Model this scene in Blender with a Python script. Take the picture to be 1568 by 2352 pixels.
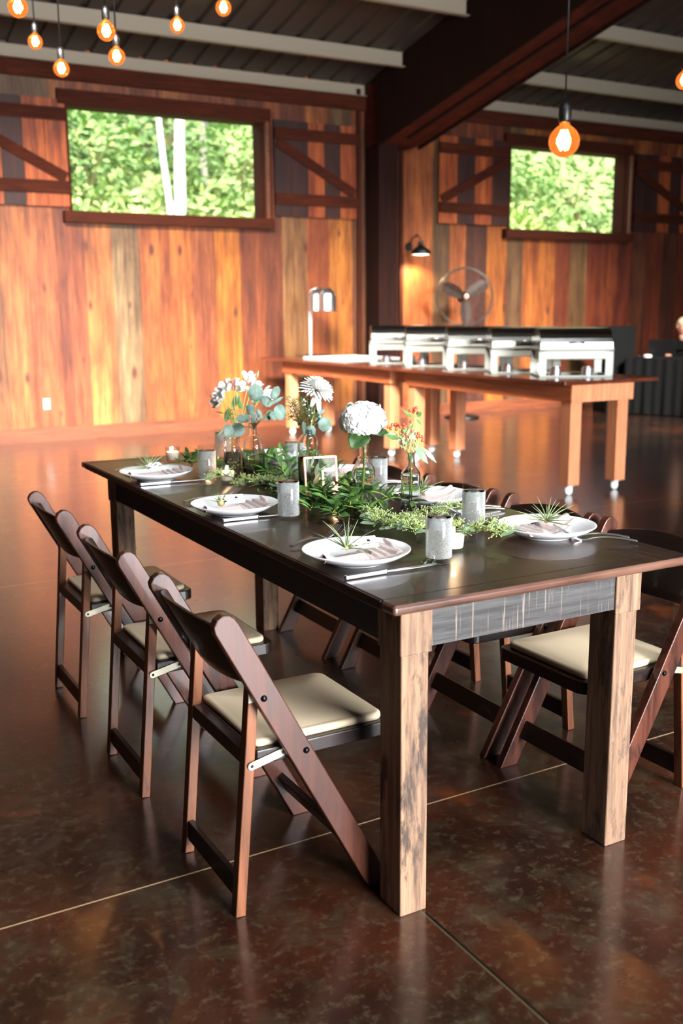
import bpy, bmesh, math, random
from mathutils import Vector as V, Matrix, Euler, noise
PI=math.pi
for o in list(bpy.data.objects): bpy.data.objects.remove(o)
S=bpy.context.scene
COL=S.collection
R=random.Random(7)
# ------------------------------------------------------------------ camera
CAMP=V((0,0,1.3397))
RT=V((0.8694,-0.4940,-0.0074)); FW=V((0.4840,0.8530,-0.1947))
FW.normalize(); RT=(RT-FW*RT.dot(FW)).normalized(); UP=RT.cross(FW)
cd=bpy.data.cameras.new('camera'); cam=bpy.data.objects.new('camera',cd); COL.objects.link(cam)
cd.sensor_fit='VERTICAL'; cd.sensor_height=36; cd.sensor_width=24; cd.lens=35.585
cam.matrix_world=Matrix(((RT.x,UP.x,-FW.x,CAMP.x),(RT.y,UP.y,-FW.y,CAMP.y),(RT.z,UP.z,-FW.z,CAMP.z),(0,0,0,1)))
cd.dof.use_dof=True; cd.dof.focus_distance=2.68; cd.dof.aperture_fstop=3.2
cd.clip_end=200
S.camera=cam
FPX=35.585/36*2352
def ray(x,y): return FW*FPX+RT*(x-784)+UP*(1176-y)
def atY(x,y,Y):
    d=ray(x,y); return CAMP+d*(Y/d.y)
def atZ(x,y,z):
    d=ray(x,y); return CAMP+d*((z-CAMP.z)/d.z)
def atD(x,y,D): 
    d=ray(x,y); return CAMP+d*(D/FPX)
# ------------------------------------------------------------------ world, light, exposure
S.view_settings.view_transform='Standard'; S.view_settings.look='None'
S.view_settings.gamma=1; S.view_settings.use_curve_mapping=False
S.view_settings.exposure=0.0
cy_=S.cycles; cy_.max_bounces=16; cy_.transparent_max_bounces=32; cy_.transmission_bounces=14; cy_.glossy_bounces=6; cy_.diffuse_bounces=4; cy_.sample_clamp_indirect=8
w=bpy.data.worlds.new('sky'); S.world=w; w.use_nodes=True
bg=w.node_tree.nodes['Background']; bg.inputs[0].default_value=(.80,.90,1.0,1); bg.inputs[1].default_value=3
def area(name,loc,target,sx,sy,power,color,spread=180):
    l=bpy.data.lights.new(name,'AREA'); l.shape='RECTANGLE'; l.size=sx; l.size_y=sy; l.energy=power; l.color=color; l.spread=math.radians(spread)
    o=bpy.data.objects.new(name,l); COL.objects.link(o); o.location=loc
    o.rotation_euler=(V(target)-V(loc)).to_track_quat('-Z','Y').to_euler(); return o
area('added_wall_fill',(-.2,3.0,5.35),(4.0,10.9,-.4),3.4,.9,690,(1.0,.94,.86),42)  # added lamp brightening the lower left back wall; the roof has no skylight
area('added_wall_fill',(7.6,3.0,5.35),(8.2,10.9,-.3),3.0,.9,380,(1.0,.95,.88),38)  # second added wall lamp, off to the right; no roof opening here either
area('added_table_fill',(2.6,.4,5.2),(1.7,2.7,.7),3.4,.8,62,(.96,.98,1.0),80)  # added overhead fill for plates and seats; no skylight is built above
area('daylight_front_door',(3.0,-6.6,2.3),(2.4,3.0,.3),4.0,2.6,640,(.97,.98,1.0),80)
sl=bpy.data.lights.new('sun','SUN'); sl.energy=14; sl.angle=math.radians(14); sl.color=(1,.97,.9)
so_=bpy.data.objects.new('sun',sl); COL.objects.link(so_); so_.rotation_euler=V((.25,.75,-1.1)).to_track_quat('-Z','Y').to_euler()
# ------------------------------------------------------------------ materials
def srgb(c):
    return tuple(((v/255)/12.92 if v/255<=.04045 else ((v/255+.055)/1.055)**2.4) for v in c)+(1,)
MATS={}
def pm(name,c=(128,128,128),rough=.5,metal=0,trans=0,ior=1.45,emit=None,es=0,coat=0,alpha=1,spec=.5,sheen=0,sss=0):
    m=bpy.data.materials.new(name); m.use_nodes=True; b=m.node_tree.nodes['Principled BSDF']
    b.inputs['Base Color'].default_value=srgb(c); b.inputs['Roughness'].default_value=rough; b.inputs['Metallic'].default_value=metal
    b.inputs['Transmission Weight'].default_value=trans; b.inputs['IOR'].default_value=ior
    b.inputs['Coat Weight'].default_value=coat; b.inputs['Specular IOR Level'].default_value=spec
    b.inputs['Sheen Weight'].default_value=sheen
    if sss: b.inputs['Subsurface Weight'].default_value=sss; b.inputs['Subsurface Radius'].default_value=(.02,.012,.008)
    if emit: b.inputs['Emission Color'].default_value=srgb(emit); b.inputs['Emission Strength'].default_value=es
    MATS[name]=m; return m
class NT:
    def __init__(s,m): s.t=m.node_tree; s.b=s.t.nodes['Principled BSDF']; s.tc=s.t.nodes.new('ShaderNodeTexCoord'); s.m=m
    def n(s,typ,**k):
        n=s.t.nodes.new('ShaderNode'+typ)
        for a,v in k.items(): setattr(n,a,v)
        return n
    def l(s,a,b): s.t.links.new(a,b)
    def mapping(s,scale,src=None,rnd=True):
        mp=s.n('Mapping'); mp.inputs['Scale'].default_value=scale; s.l(src or s.tc.outputs['Object'],mp.inputs['Vector'])
        if rnd:
            oi=s.n('ObjectInfo'); k=s.n('Math',operation='MULTIPLY'); k.inputs[1].default_value=37; s.l(oi.outputs['Random'],k.inputs[0]); s.l(k.outputs[0],mp.inputs['Location'])
        return mp.outputs[0]
    def noise(s,vec,scale,detail=4,rough=.6,dist=0):
        n=s.n('TexNoise'); s.l(vec,n.inputs['Vector']); n.inputs['Scale'].default_value=scale; n.inputs['Detail'].default_value=detail
        n.inputs['Roughness'].default_value=rough; n.inputs['Distortion'].default_value=dist; return n.outputs['Fac']
    def ramp(s,fac,pts):
        r=s.n('ValToRGB'); s.l(fac,r.inputs[0]); e=r.color_ramp.elements
        while len(e)<len(pts): e.new(.5)
        for i,(p,c) in enumerate(pts): e[i].position=p; e[i].color=c if len(c)==4 else srgb(c)
        return r.outputs[0]
    def mix(s,fac,a,b,mode='MIX'):
        m=s.n('Mix',data_type='RGBA',blend_type=mode)
        for sock,v in ((m.inputs[0],fac),(m.inputs[6],a),(m.inputs[7],b)):
            if hasattr(v,'links'): s.l(v,sock)
            else: sock.default_value=v if not isinstance(v,(tuple,list)) or len(v)==4 else srgb(v)
        return m.outputs[2]
    def bump(s,h,strength=.2,dist=.01):
        b=s.n('Bump'); b.inputs['Strength'].default_value=strength; b.inputs['Distance'].default_value=dist; s.l(h,b.inputs['Height']); s.l(b.outputs[0],s.b.inputs['Normal'])
W1=(1,1,1,1); K0=(0,0,0,1)
def wood(name,c1,c2,c3,axis='z',rough=.5,fine=60,knots=False,attr=False,coat=0,bump=.15,stain=None,spec=.5):
    """c1 light grain, c2 dark grain, c3 blotch; axis = grain direction"""
    m=pm(name,c1,rough,coat=coat,spec=spec); t=NT(m)
    sc={'x':(.06,1,1),'y':(1,.06,1),'z':(1,1,.06)}[axis]
    v=t.mapping(sc); g=t.noise(v,fine,5,.7,.3)
    g2=t.noise(v,fine*.18,3,.6,.6)
    v3=t.mapping({'x':(.35,1,1),'y':(1,.35,1),'z':(1,1,.35)}[axis]); bl=t.noise(v3,5,3,.6,.4)
    if attr:
        a=t.n('VertexColor',layer_name='Col').outputs['Color']
        k=t.mix(t.ramp(g,[(.35,K0),(.7,W1)]),(165,150,140),W1); base=t.mix(1,a,k,'MULTIPLY')
        k2=t.mix(t.ramp(g2,[(.3,K0),(.65,W1)]),(160,125,100),W1); base=t.mix(.8,base,k2,'MULTIPLY')
        k3=t.mix(t.ramp(bl,[(.35,K0),(.6,W1)]),(190,165,150),W1); base=t.mix(.7,base,k3,'MULTIPLY')
    else:
        base=t.mix(t.ramp(g,[(.35,K0),(.65,W1)]),c2,c1)
        base=t.mix(t.ramp(bl,[(.42,K0),(.62,W1)]),base,t.mix(.6,base,c3))
        base=t.mix(t.ramp(g2,[(.5,K0),(.75,W1)]),base,t.mix(.5,base,c2))
    if knots:
        kv=t.mapping({'x':(.4,1,1),'y':(1,.4,1),'z':(1,1,.45)}[axis],rnd=False)
        nz=t.noise(kv,3,2); 
        sk=t.n('SeparateXYZ'); t.l(kv,sk.inputs[0]); ck=t.n('CombineXYZ'); t.l(sk.outputs[0],ck.inputs[0]); t.l(sk.outputs[2],ck.inputs[1]); vo=t.n('TexVoronoi',voronoi_dimensions='2D'); t.l(ck.outputs[0],vo.inputs['Vector']); vo.inputs['Scale'].default_value=knots; vo.inputs['Randomness'].default_value=1
        kd=t.n('Math',operation='MULTIPLY_ADD'); t.l(nz,kd.inputs[0]); kd.inputs[1].default_value=-.10; t.l(vo.outputs['Distance'],kd.inputs[2]); rk=t.n('Math',operation='MULTIPLY_ADD'); t.l(vo.outputs['Color'],rk.inputs[0]); rk.inputs[1].default_value=.22; t.l(kd.outputs[0],rk.inputs[2]); kk=t.ramp(rk.outputs[0],[(.03,W1),(.12,K0)])
        base=t.mix(kk,base,(70,28,10))
    if stain:
        sv=t.mapping({'x':(.25,1,1),'y':(1,.25,1),'z':(1,1,.25)}[axis]); sn=t.noise(sv,stain[1],6,.75,.2)
        base=t.mix(t.ramp(sn,[(stain[2],K0),(stain[2]+.1,W1)]),base,stain[0])
    t.l(base,t.b.inputs['Base Color'])
    rr=t.n('MapRange'); t.l(g,rr.inputs[0]); rr.inputs[3].default_value=rough-.08; rr.inputs[4].default_value=rough+.12; t.l(rr.outputs[0],t.b.inputs['Roughness'])
    t.bump(g,bump,.004); return m
M_wall=wood('wall_planks',None or (200,120,60),(120,60,30),(150,80,40),'z',.55,45,knots=3.4,attr=True,bump=.25)
M_dkwood=wood('dark_stained_boards',(74,34,18),(44,20,12),(58,26,14),'z',.8,40,spec=.15)
M_dkwoodx=wood('dark_stained_boards_flat',(82,36,20),(46,20,12),(60,26,14),'x',.8,40,spec=.15)
M_beamw=wood('reddish_beam_wood',(96,38,20),(40,16,10),(66,26,14),'y',.8,30,spec=.15)
M_postw=wood('post_wood',(44,20,13),(22,10,8),(30,15,10),'z',.8,30,spec=.15)
M_baseb=wood('baseboard_wood',(128,68,38),(80,40,22),(104,54,30),'x',.5,30)
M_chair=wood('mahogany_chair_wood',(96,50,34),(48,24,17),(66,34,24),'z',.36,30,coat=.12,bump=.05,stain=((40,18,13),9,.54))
M_chairdk=wood('shaded_mahogany_rail',(36,18,12),(18,10,8),(24,13,10),'y',.38,30,coat=.1,bump=.05)  # darker copy of the chair wood; shade on back boards and stretchers is in the colour
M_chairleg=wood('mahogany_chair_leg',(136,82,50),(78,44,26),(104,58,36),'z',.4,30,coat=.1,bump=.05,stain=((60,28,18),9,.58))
M_leg=wood('worn_table_leg_wood',(158,124,96),(88,66,52),(124,95,75),'z',.65,60,stain=((66,52,44),14,.52),bump=.35)
M_buff=wood('buffet_wood',(232,158,114),(190,112,72),(212,138,96),'z',.5,40)
M_buffx=wood('buffet_rail_wood',(196,110,66),(130,62,36),(165,88,50),'y',.45,40)
M_bufftop=wood('buffet_top_wood',(120,56,34),(64,28,18),(90,42,26),'y',.22,35,coat=.4,bump=.08)
M_black=pm('black_metal',(12,12,13),.4); M_blackcloth=pm('black_cloth',(9,10,10),.9,spec=.2)
M_plate=pm('white_porcelain',(236,238,240),.18,coat=.3)
M_silver=pm('polished_steel',(232,232,234),.3,metal=1); M_chrome=pm('brushed_steel',(160,162,160),.22,metal=1); M_satin=pm('satin_steel',(150,152,144),.5,metal=.5)
M_zinc=pm('zinc_bracket',(190,185,165),.4,metal=.7)
M_bolt=pm('dark_bolt',(30,30,34),.3,metal=.9)
M_glass=pm('clear_glass',(252,254,253),.01,trans=1,ior=1.36)
def thin(name='thin_clear_glass',lo=.03,hi=.42):
    m=bpy.data.materials.new(name); m.use_nodes=True; t=m.node_tree; t.nodes.clear(); n=t.nodes.new
    o=n('ShaderNodeOutputMaterial'); mx=n('ShaderNodeMixShader'); tr=n('ShaderNodeBsdfTransparent'); gl=n('ShaderNodeBsdfGlossy'); lw=n('ShaderNodeLayerWeight'); pw=n('ShaderNodeMath'); pw.operation='POWER'; pw.inputs[1].default_value=2.6; t.links.new(lw.outputs['Facing'],pw.inputs[0]); fr=n('ShaderNodeMapRange'); fr.inputs[3].default_value=lo; fr.inputs[4].default_value=hi; t.links.new(pw.outputs[0],fr.inputs[0])
    tr.inputs[0].default_value=(.97,.98,.975,1); gl.inputs['Roughness'].default_value=.03
    t.links.new(fr.outputs[0],mx.inputs[0]); t.links.new(tr.outputs[0],mx.inputs[1]); t.links.new(gl.outputs[0],mx.inputs[2]); t.links.new(mx.outputs[0],o.inputs[0]); MATS['thin']=m; return m
M_thin=thin(); M_pane=thin('picture_pane_glass',.003,.15)
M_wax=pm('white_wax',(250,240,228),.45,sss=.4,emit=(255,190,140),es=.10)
M_flame=pm('flame',(255,200,120),.5,emit=(255,196,110),es=25)
M_rose=pm('rose_gold',(235,160,130),.32,metal=.9)
M_paper=pm('white_card',(240,238,232),.7); M_ink=pm('black_ink',(20,18,18),.6); M_white=pm('white_paint',(240,240,238),.4)
M_petal=pm('white_petal',(250,250,244),.6,sss=.3); M_pink=pm('pink_petal',(246,196,180),.6,sss=.25)
M_cream=pm('cream_stone',(238,230,214),.5)
M_berry=pm('red_berry',(226,84,56),.25,coat=.5)
M_stem=pm('green_stem',(150,176,84),.45); M_stemdk=pm('brown_green_stem',(120,112,66),.6)
M_bud=pm('seed_bud',(160,172,118),.6)
def leafm(name,c1,c2,rough=.45):
    m=pm(name,c1,rough); t=NT(m); v=t.mapping((1,1,1)); g=t.noise(v,28,2)
    t.l(t.mix(t.ramp(g,[(.35,K0),(.65,W1)]),c2,c1),t.b.inputs['Base Color']); t.b.inputs['Subsurface Weight'].default_value=.0
    return m
M_lfdark=leafm('glossy_green_leaf',(92,130,66),(52,86,40),.35); M_lfseed=leafm('seeded_eucalyptus_leaf',(134,156,126),(96,124,92),.6)
M_lfeuc=leafm('silver_eucalyptus_leaf',(132,156,146),(84,112,98),.6); M_moss=leafm('fine_green_leaf',(96,112,52),(52,70,30),.6)
M_hydleaf=leafm('hydrangea_leaf',(58,92,42),(34,60,26),.4)
M_air=leafm('air_plant_leaf',(150,166,120),(104,122,82),.6)
M_airbulb=pm('air_plant_bulb',(170,150,100),.6)
M_outA=leafm('wild_green_leaf',(156,182,110),(112,150,84),.7); M_outB=leafm('dark_green_leaf',(122,156,94),(76,112,64),.7); M_outC=leafm('yellow_green_leaf',(188,204,124),(144,172,92),.7)
# floor
def floor_mat():
    m=pm('stained_concrete',(60,34,22),.35,coat=1.0); t=NT(m); t.b.inputs['Coat Roughness'].default_value=.17
    v=t.mapping((1,1,1),rnd=False)
    a=t.noise(v,1.3,6,.65,.3); b=t.noise(v,7,6,.7,.5); c=t.noise(v,34,5,.75)
    base=t.ramp(a,[(.30,(22,12,9)),(.46,(38,19,11)),(.58,(60,28,15)),(.72,(88,42,20))])
    base=t.mix(t.ramp(b,[(.50,K0),(.70,W1)]),base,t.mix(.55,base,(66,62,46)))
    base=t.mix(t.ramp(c,[(.52,K0),(.78,W1)]),base,t.mix(.6,base,(104,92,70)))
    base=t.mix(t.ramp(t.noise(v,2.1,3,.5),[(.66,K0),(.76,W1)]),base,(122,60,26))
    # saw-cut joints
    sx=t.n('SeparateXYZ'); t.l(t.tc.outputs['Object'],sx.inputs[0])
    def line(sock,off,half):
        s1=t.n('Math',operation='SUBTRACT'); t.l(sock,s1.inputs[0]); s1.inputs[1].default_value=off
        pp=t.n('Math',operation='PINGPONG'); t.l(s1.outputs[0],pp.inputs[0]); pp.inputs[1].default_value=1.475
        lt=t.n('Math',operation='LESS_THAN'); t.l(pp.outputs[0],lt.inputs[0]); lt.inputs[1].default_value=half; return lt.outputs[0]
    lx=line(sx.outputs[0],1.184,.003); ly=line(sx.outputs[1],2.137,.003); lx2=line(sx.outputs[0],1.178,.003)
    base=t.mix(ly,base,(176,150,116)); base=t.mix(lx,base,(18,14,12)); base=t.mix(lx2,base,(70,60,44))
    t.l(base,t.b.inputs['Base Color'])
    rr=t.n('MapRange'); t.l(b,rr.inputs[0]); rr.inputs[3].default_value=.20; rr.inputs[4].default_value=.40; t.l(rr.outputs[0],t.b.inputs['Roughness'])
    t.bump(c,.06,.004); return m
M_floor=floor_mat()
def top_mat():
    m=pm('espresso_tabletop',(42,30,24),.3,coat=.15); t=NT(m)
    v=t.mapping((1,.05,1),rnd=False); g=t.noise(v,70,5,.7,.3)
    base=t.ramp(g,[(.3,(22,16,14)),(.6,(44,32,26)),(.8,(66,48,38))])
    v2=t.mapping((1,.4,1),rnd=False); b=t.noise(v2,6,4,.6)
    base=t.mix(t.ramp(b,[(.45,K0),(.7,W1)]),base,t.mix(.5,base,(74,44,28)))
    sx=t.n('SeparateXYZ'); t.l(t.tc.outputs['Object'],sx.inputs[0])
    pp=t.n('Math',operation='PINGPONG'); t.l(sx.outputs[0],pp.inputs[0]); pp.inputs[1].default_value=.072
    lt=t.n('Math',operation='LESS_THAN'); t.l(pp.outputs[0],lt.inputs[0]); lt.inputs[1].default_value=.0012
    gt=t.n('Math',operation='GREATER_THAN'); t.l(sx.outputs[1],gt.inputs[0]); gt.inputs[1].default_value=.055
    mu=t.n('Math',operation='MULTIPLY'); t.l(lt.outputs[0],mu.inputs[0]); t.l(gt.outputs[0],mu.inputs[1])
    base=t.mix(mu.outputs[0],base,(14,10,9))
    t.l(base,t.b.inputs['Base Color'])
    rr=t.n('MapRange'); t.l(g,rr.inputs[0]); rr.inputs[3].default_value=.27; rr.inputs[4].default_value=.42; t.l(rr.outputs[0],t.b.inputs['Roughness'])
    t.bump(g,.12,.003); return m
M_top=top_mat()
M_edge=wood('worn_table_edge',(92,58,46),(50,27,20),(120,88,72),'x',.3,50,coat=.25,bump=.3)
M_edgey=wood('dark_shaded_table_edge',(50,24,15),(24,12,9),(36,18,12),'y',.5,50)  # long side edges: dark wood, deepened so their shade sits in the colour
def apron_mat(name,ax):
    m=wood(name,(78,76,75),(38,37,37),(54,51,49),ax,.5,60,bump=.3); t=NT(m)
    src=m.node_tree.nodes['Principled BSDF'].inputs['Base Color'].links[0].from_socket
    v=t.mapping((14,14,.5)); g=t.noise(v,9,3,.7)
    t.l(t.mix(t.ramp(g,[(.60,K0),(.68,W1)]),src,(128,114,102)),t.b.inputs['Base Color']); return m
M_apron=apron_mat('distressed_grey_apron','x'); M_aprony=wood('dark_shaded_apron',(24,20,18),(12,10,9),(18,15,13),'y',.7,60)  # side aprons: dark finish made near black, with their shade painted in
def ribbed(): 
    m=pm('galvanised_roof_sheet',(70,60,53),.5,metal=.35); return m
M_roof=ribbed(); M_purlin=pm('grey_painted_steel',(152,140,122),.65)
def vinyl():
    m=pm('cream_vinyl',(206,188,158),.42); t=NT(m); v=t.mapping((1,1,1)); t.bump(t.noise(v,400,2),.05,.001); return m
M_vinyl=vinyl()
def linen():
    m=pm('blush_grey_linen',(180,162,158),.85,sheen=.2); t=NT(m); v=t.mapping((1,1,1)); t.bump(t.noise(v,900,2),.15,.0006); return m
M_napkin=linen()
def frost():
    m=pm('iced_glass_with_condensation',(244,247,247),.3,trans=.2,ior=1.2); t=NT(m); v=t.mapping((1,1,.6)); n=t.noise(v,520,3,.6)
    rr=t.n('MapRange'); t.l(n,rr.inputs[0]); rr.inputs[1].default_value=.3; rr.inputs[2].default_value=.7; rr.inputs[3].default_value=.15; rr.inputs[4].default_value=.4; t.l(rr.outputs[0],t.b.inputs['Roughness'])
    t.bump(n,.25,.0008)
    tr=t.n('BsdfTransparent'); tr.inputs[0].default_value=(.93,.95,.95,1); mx=t.n('MixShader'); r2=t.n('MapRange'); t.l(n,r2.inputs[0]); r2.inputs[1].default_value=.35; r2.inputs[2].default_value=.65; r2.inputs[3].default_value=.12; r2.inputs[4].default_value=.32
    out=[q for q in m.node_tree.nodes if q.type=='OUTPUT_MATERIAL'][0]
    lw=t.n('LayerWeight'); ad=t.n('Math',operation='MULTIPLY_ADD'); t.l(lw.outputs['Facing'],ad.inputs[0]); ad.inputs[1].default_value=.55; t.l(r2.outputs[0],ad.inputs[2]); t.l(ad.outputs[0],mx.inputs[0]); tl=t.n('BsdfTranslucent'); tl.inputs[0].default_value=(.9,.93,.93,1); m2=t.n('MixShader'); m2.inputs[0].default_value=.5; t.l(t.b.outputs[0],m2.inputs[1]); t.l(tl.outputs[0],m2.inputs[2]); t.l(tr.outputs[0],mx.inputs[1]); t.l(m2.outputs[0],mx.inputs[2]); t.l(mx.outputs[0],out.inputs[0]); return m
M_frost=frost()
def amber():
    m=pm('amber_bulb_glass',(255,176,92),.03,trans=1,ior=1.15,emit=(255,140,60),es=.55); return m
M_bulb=amber(); M_fil=pm('glowing_filament',(255,220,170),.5,emit=(255,205,140),es=60)
M_bark=pm('birch_bark',(236,236,230),.7); M_ground=pm('hillside_soil',(120,130,80),.9)
# ------------------------------------------------------------------ mesh builder
class MB:
    def __init__(s): s.v=[]; s.f=[]; s.c=[]
    def add(s,vs,fs,col=None):
        o=len(s.v); s.v+= [tuple(x) for x in vs]; s.f+=[tuple(i+o for i in f) for f in fs]; s.c+=[col]*len(fs); return s
    def box(s,lo,hi,col=None,M=None):
        x0,y0,z0=lo; x1,y1,z1=hi
        vs=[V(p) for p in ((x0,y0,z0),(x1,y0,z0),(x1,y1,z0),(x0,y1,z0),(x0,y0,z1),(x1,y0,z1),(x1,y1,z1),(x0,y1,z1))]
        if M: vs=[M@p for p in vs]
        return s.add(vs,[(0,3,2,1),(4,5,6,7),(0,1,5,4),(1,2,6,5),(2,3,7,6),(3,0,4,7)],col)
    def bar(s,a,b,w,h,side=(0,1,0),col=None):
        a=V(a); b=V(b); d=(b-a).normalized(); sd=V(side); sd=(sd-d*sd.dot(d)).normalized(); u=d.cross(sd)
        vs=[]
        for p in (a,b):
            for i,j in ((-1,-1),(1,-1),(1,1),(-1,1)): vs.append(p+sd*(w/2*i)+u*(h/2*j))
        return s.add(vs,[(0,1,2,3),(7,6,5,4),(0,4,5,1),(1,5,6,2),(2,6,7,3),(3,7,4,0)],col)
    def prism(s,pts,t,M):  # outline in local xy, thickness along local z, M to place
        n=len(pts); vs=[M@V((p[0],p[1],-t/2)) for p in pts]+[M@V((p[0],p[1],t/2)) for p in pts]
        fs=[tuple(range(n-1,-1,-1)),tuple(range(n,2*n))]+[(i,(i+1)%n,n+(i+1)%n,n+i) for i in range(n)]
        return s.add(vs,fs)
    def lathe(s,prof,seg=28,M=None,cx=0,cy=0):
        vs=[];n=len(prof)
        for i in range(seg):
            a=2*PI*i/seg
            for r,z in prof:
                p=V((cx+r*math.cos(a),cy+r*math.sin(a),z)); vs.append(M@p if M else p)
        fs=[]
        for i in range(seg):
            j=(i+1)%seg
            for k in range(n-1):
                fs.append((i*n+k,j*n+k,j*n+k+1,i*n+k+1))
        return s.add(vs,fs)
    def tube(s,pts,rad,seg=8,cap=True):
        pts=[V(p) for p in pts]; n=len(pts)
        if not isinstance(rad,(list,tuple)): rad=[rad]*n
        vs=[]; up=None
        for i,p in enumerate(pts):
            d=(pts[min(i+1,n-1)]-pts[max(i-1,0)]).normalized()
            if up is None: up=V((0,0,1)) if abs(d.z)<.9 else V((1,0,0))
            a=(up-d*up.dot(d)).normalized(); up=a; b=d.cross(a)
            for k in range(seg):
                t=2*PI*k/seg; vs.append(p+(a*math.cos(t)+b*math.sin(t))*rad[i])
        fs=[]
        for i in range(n-1):
            for k in range(seg):
                k2=(k+1)%seg; fs.append((i*seg+k,i*seg+k2,(i+1)*seg+k2,(i+1)*seg+k))
        if cap: fs+= [tuple(range(seg-1,-1,-1)),tuple((n-1)*seg+k for k in range(seg))]
        return s.add(vs,fs)
    def ball(s,c,r,seg=10,rings=6,sc=(1,1,1)):
        c=V(c); vs=[c+V((0,0,r*sc[2]))]
        for i in range(1,rings):
            t=PI*i/rings
            for k in range(seg):
                a=2*PI*k/seg; vs.append(c+V((r*math.sin(t)*math.cos(a)*sc[0],r*math.sin(t)*math.sin(a)*sc[1],r*math.cos(t)*sc[2])))
        vs.append(c-V((0,0,r*sc[2]))); fs=[]
        for k in range(seg): fs.append((0,1+k,1+(k+1)%seg))
        for i in range(rings-2):
            for k in range(seg):
                a=1+i*seg+k; b=1+i*seg+(k+1)%seg; fs.append((a,a+seg,b+seg,b))
        o=1+(rings-2)*seg; l=len(vs)-1
        for k in range(seg): fs.append((o+(k+1)%seg,o+k,l))
        return s.add(vs,fs)
    def leaf(s,p,d,n,L,W,kind='lance',curl=.15,fold=.15):
        p=V(p); d=V(d).normalized(); n=V(n); n=(n-d*n.dot(d)); n=n.normalized() if n.length>1e-4 else d.orthogonal().normalized(); sd=d.cross(n)
        prof={'lance':[(0,.05),(.18,.6),(.42,1),(.7,.7),(1,.0)],'round':[(0,.1),(.15,.75),(.5,1),(.85,.72),(1,.08)],'blade':[(0,.8),(.3,1),(.6,.7),(.85,.4),(1,.05)],
              'petal':[(0,.25),(.3,.7),(.65,1),(.9,.75),(1,.25)],'strap':[(0,.5),(.25,.9),(.6,1),(.88,.85),(1,.3)]}[kind]
        vs=[];fs=[]
        for t,wv in prof:
            c=p+d*(L*t)-n*(curl*L*t*t)
            h=W/2*wv
            vs+= [c-sd*h+n*(h*fold*2), c, c+sd*h+n*(h*fold*2)]
        for i in range(len(prof)-1):
            a=i*3; fs+=[(a,a+1,a+4,a+3),(a+1,a+2,a+5,a+4)]
        return s.add(vs,fs)
    def build(s,name,mat,parent=None,smooth=False,bevel=0,loc=None,seg=2,rot=None,solid=0):
        me=bpy.data.meshes.new(name); me.from_pydata(s.v,[],s.f); me.update()
        if len(s.f)<9000:
            bm=bmesh.new(); bm.from_mesh(me); bmesh.ops.remove_doubles(bm,verts=bm.verts,dist=1e-6) if len(s.f)>3 and all(c is None for c in s.c) else None; bmesh.ops.recalc_face_normals(bm,faces=bm.faces); bm.to_mesh(me); bm.free()
        if any(c is not None for c in s.c):
            ca=me.color_attributes.new('Col','FLOAT_COLOR','CORNER'); i=0
            for p,c in zip(me.polygons,s.c):
                c=c or (1,1,1,1)
                for li in p.loop_indices: ca.data[li].color=c
        me.materials.append(mat)
        if smooth: 
            for p in me.polygons: p.use_smooth=True
        o=bpy.data.objects.new(name,me); COL.objects.link(o)
        if parent: o.parent=parent
        if loc: o.location=loc
        if rot: o.rotation_euler=rot
        if solid: md=o.modifiers.new('t','SOLIDIFY'); md.thickness=solid
        if bevel: md=o.modifiers.new('b','BEVEL'); md.width=bevel; md.segments=seg; md.limit_method='ANGLE'
        return o
def tag(o,label,cat,group=None,kind=None):
    o['label']=label; o['category']=cat
    if group: o['group']=group
    if kind: o['kind']=kind
    return o
def struct(o): o['kind']='structure'; return o
def empty(name,loc,rz=0,label=None,cat=None,group=None,rot=None):
    o=bpy.data.objects.new(name,None); COL.objects.link(o); o.location=loc; o.rotation_euler=rot or (0,0,rz); o.empty_display_size=.1
    if label: tag(o,label,cat,group)
    return o
def dup(root,loc,rz=None,label=None):
    r=root.copy(); COL.objects.link(r); r.location=loc
    if rz is not None: r.rotation_euler=(0,0,rz)
    if label: r['label']=label
    def rec(a,b):
        for ch in list(a.children):
            c=ch.copy(); COL.objects.link(c); c.parent=b; rec(ch,c)
    rec(root,r); return r
RX=lambda a: Matrix.Rotation(a,4,'X'); RY=lambda a: Matrix.Rotation(a,4,'Y'); RZ=lambda a: Matrix.Rotation(a,4,'Z'); TR=lambda *p: Matrix.Translation(V(p))
# table frame
TA=-.0086; TO=V((1.044,1.631,0)); HT=.762; TW=.842; TL=2.330
def T(x,y,z=HT): return TO+V((math.cos(TA)*x-math.sin(TA)*y,math.sin(TA)*x+math.cos(TA)*y,z))
def Tinv(p): d=V(p)-TO; return V((math.cos(TA)*d.x+math.sin(TA)*d.y,-math.sin(TA)*d.x+math.cos(TA)*d.y,p[2]))
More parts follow.
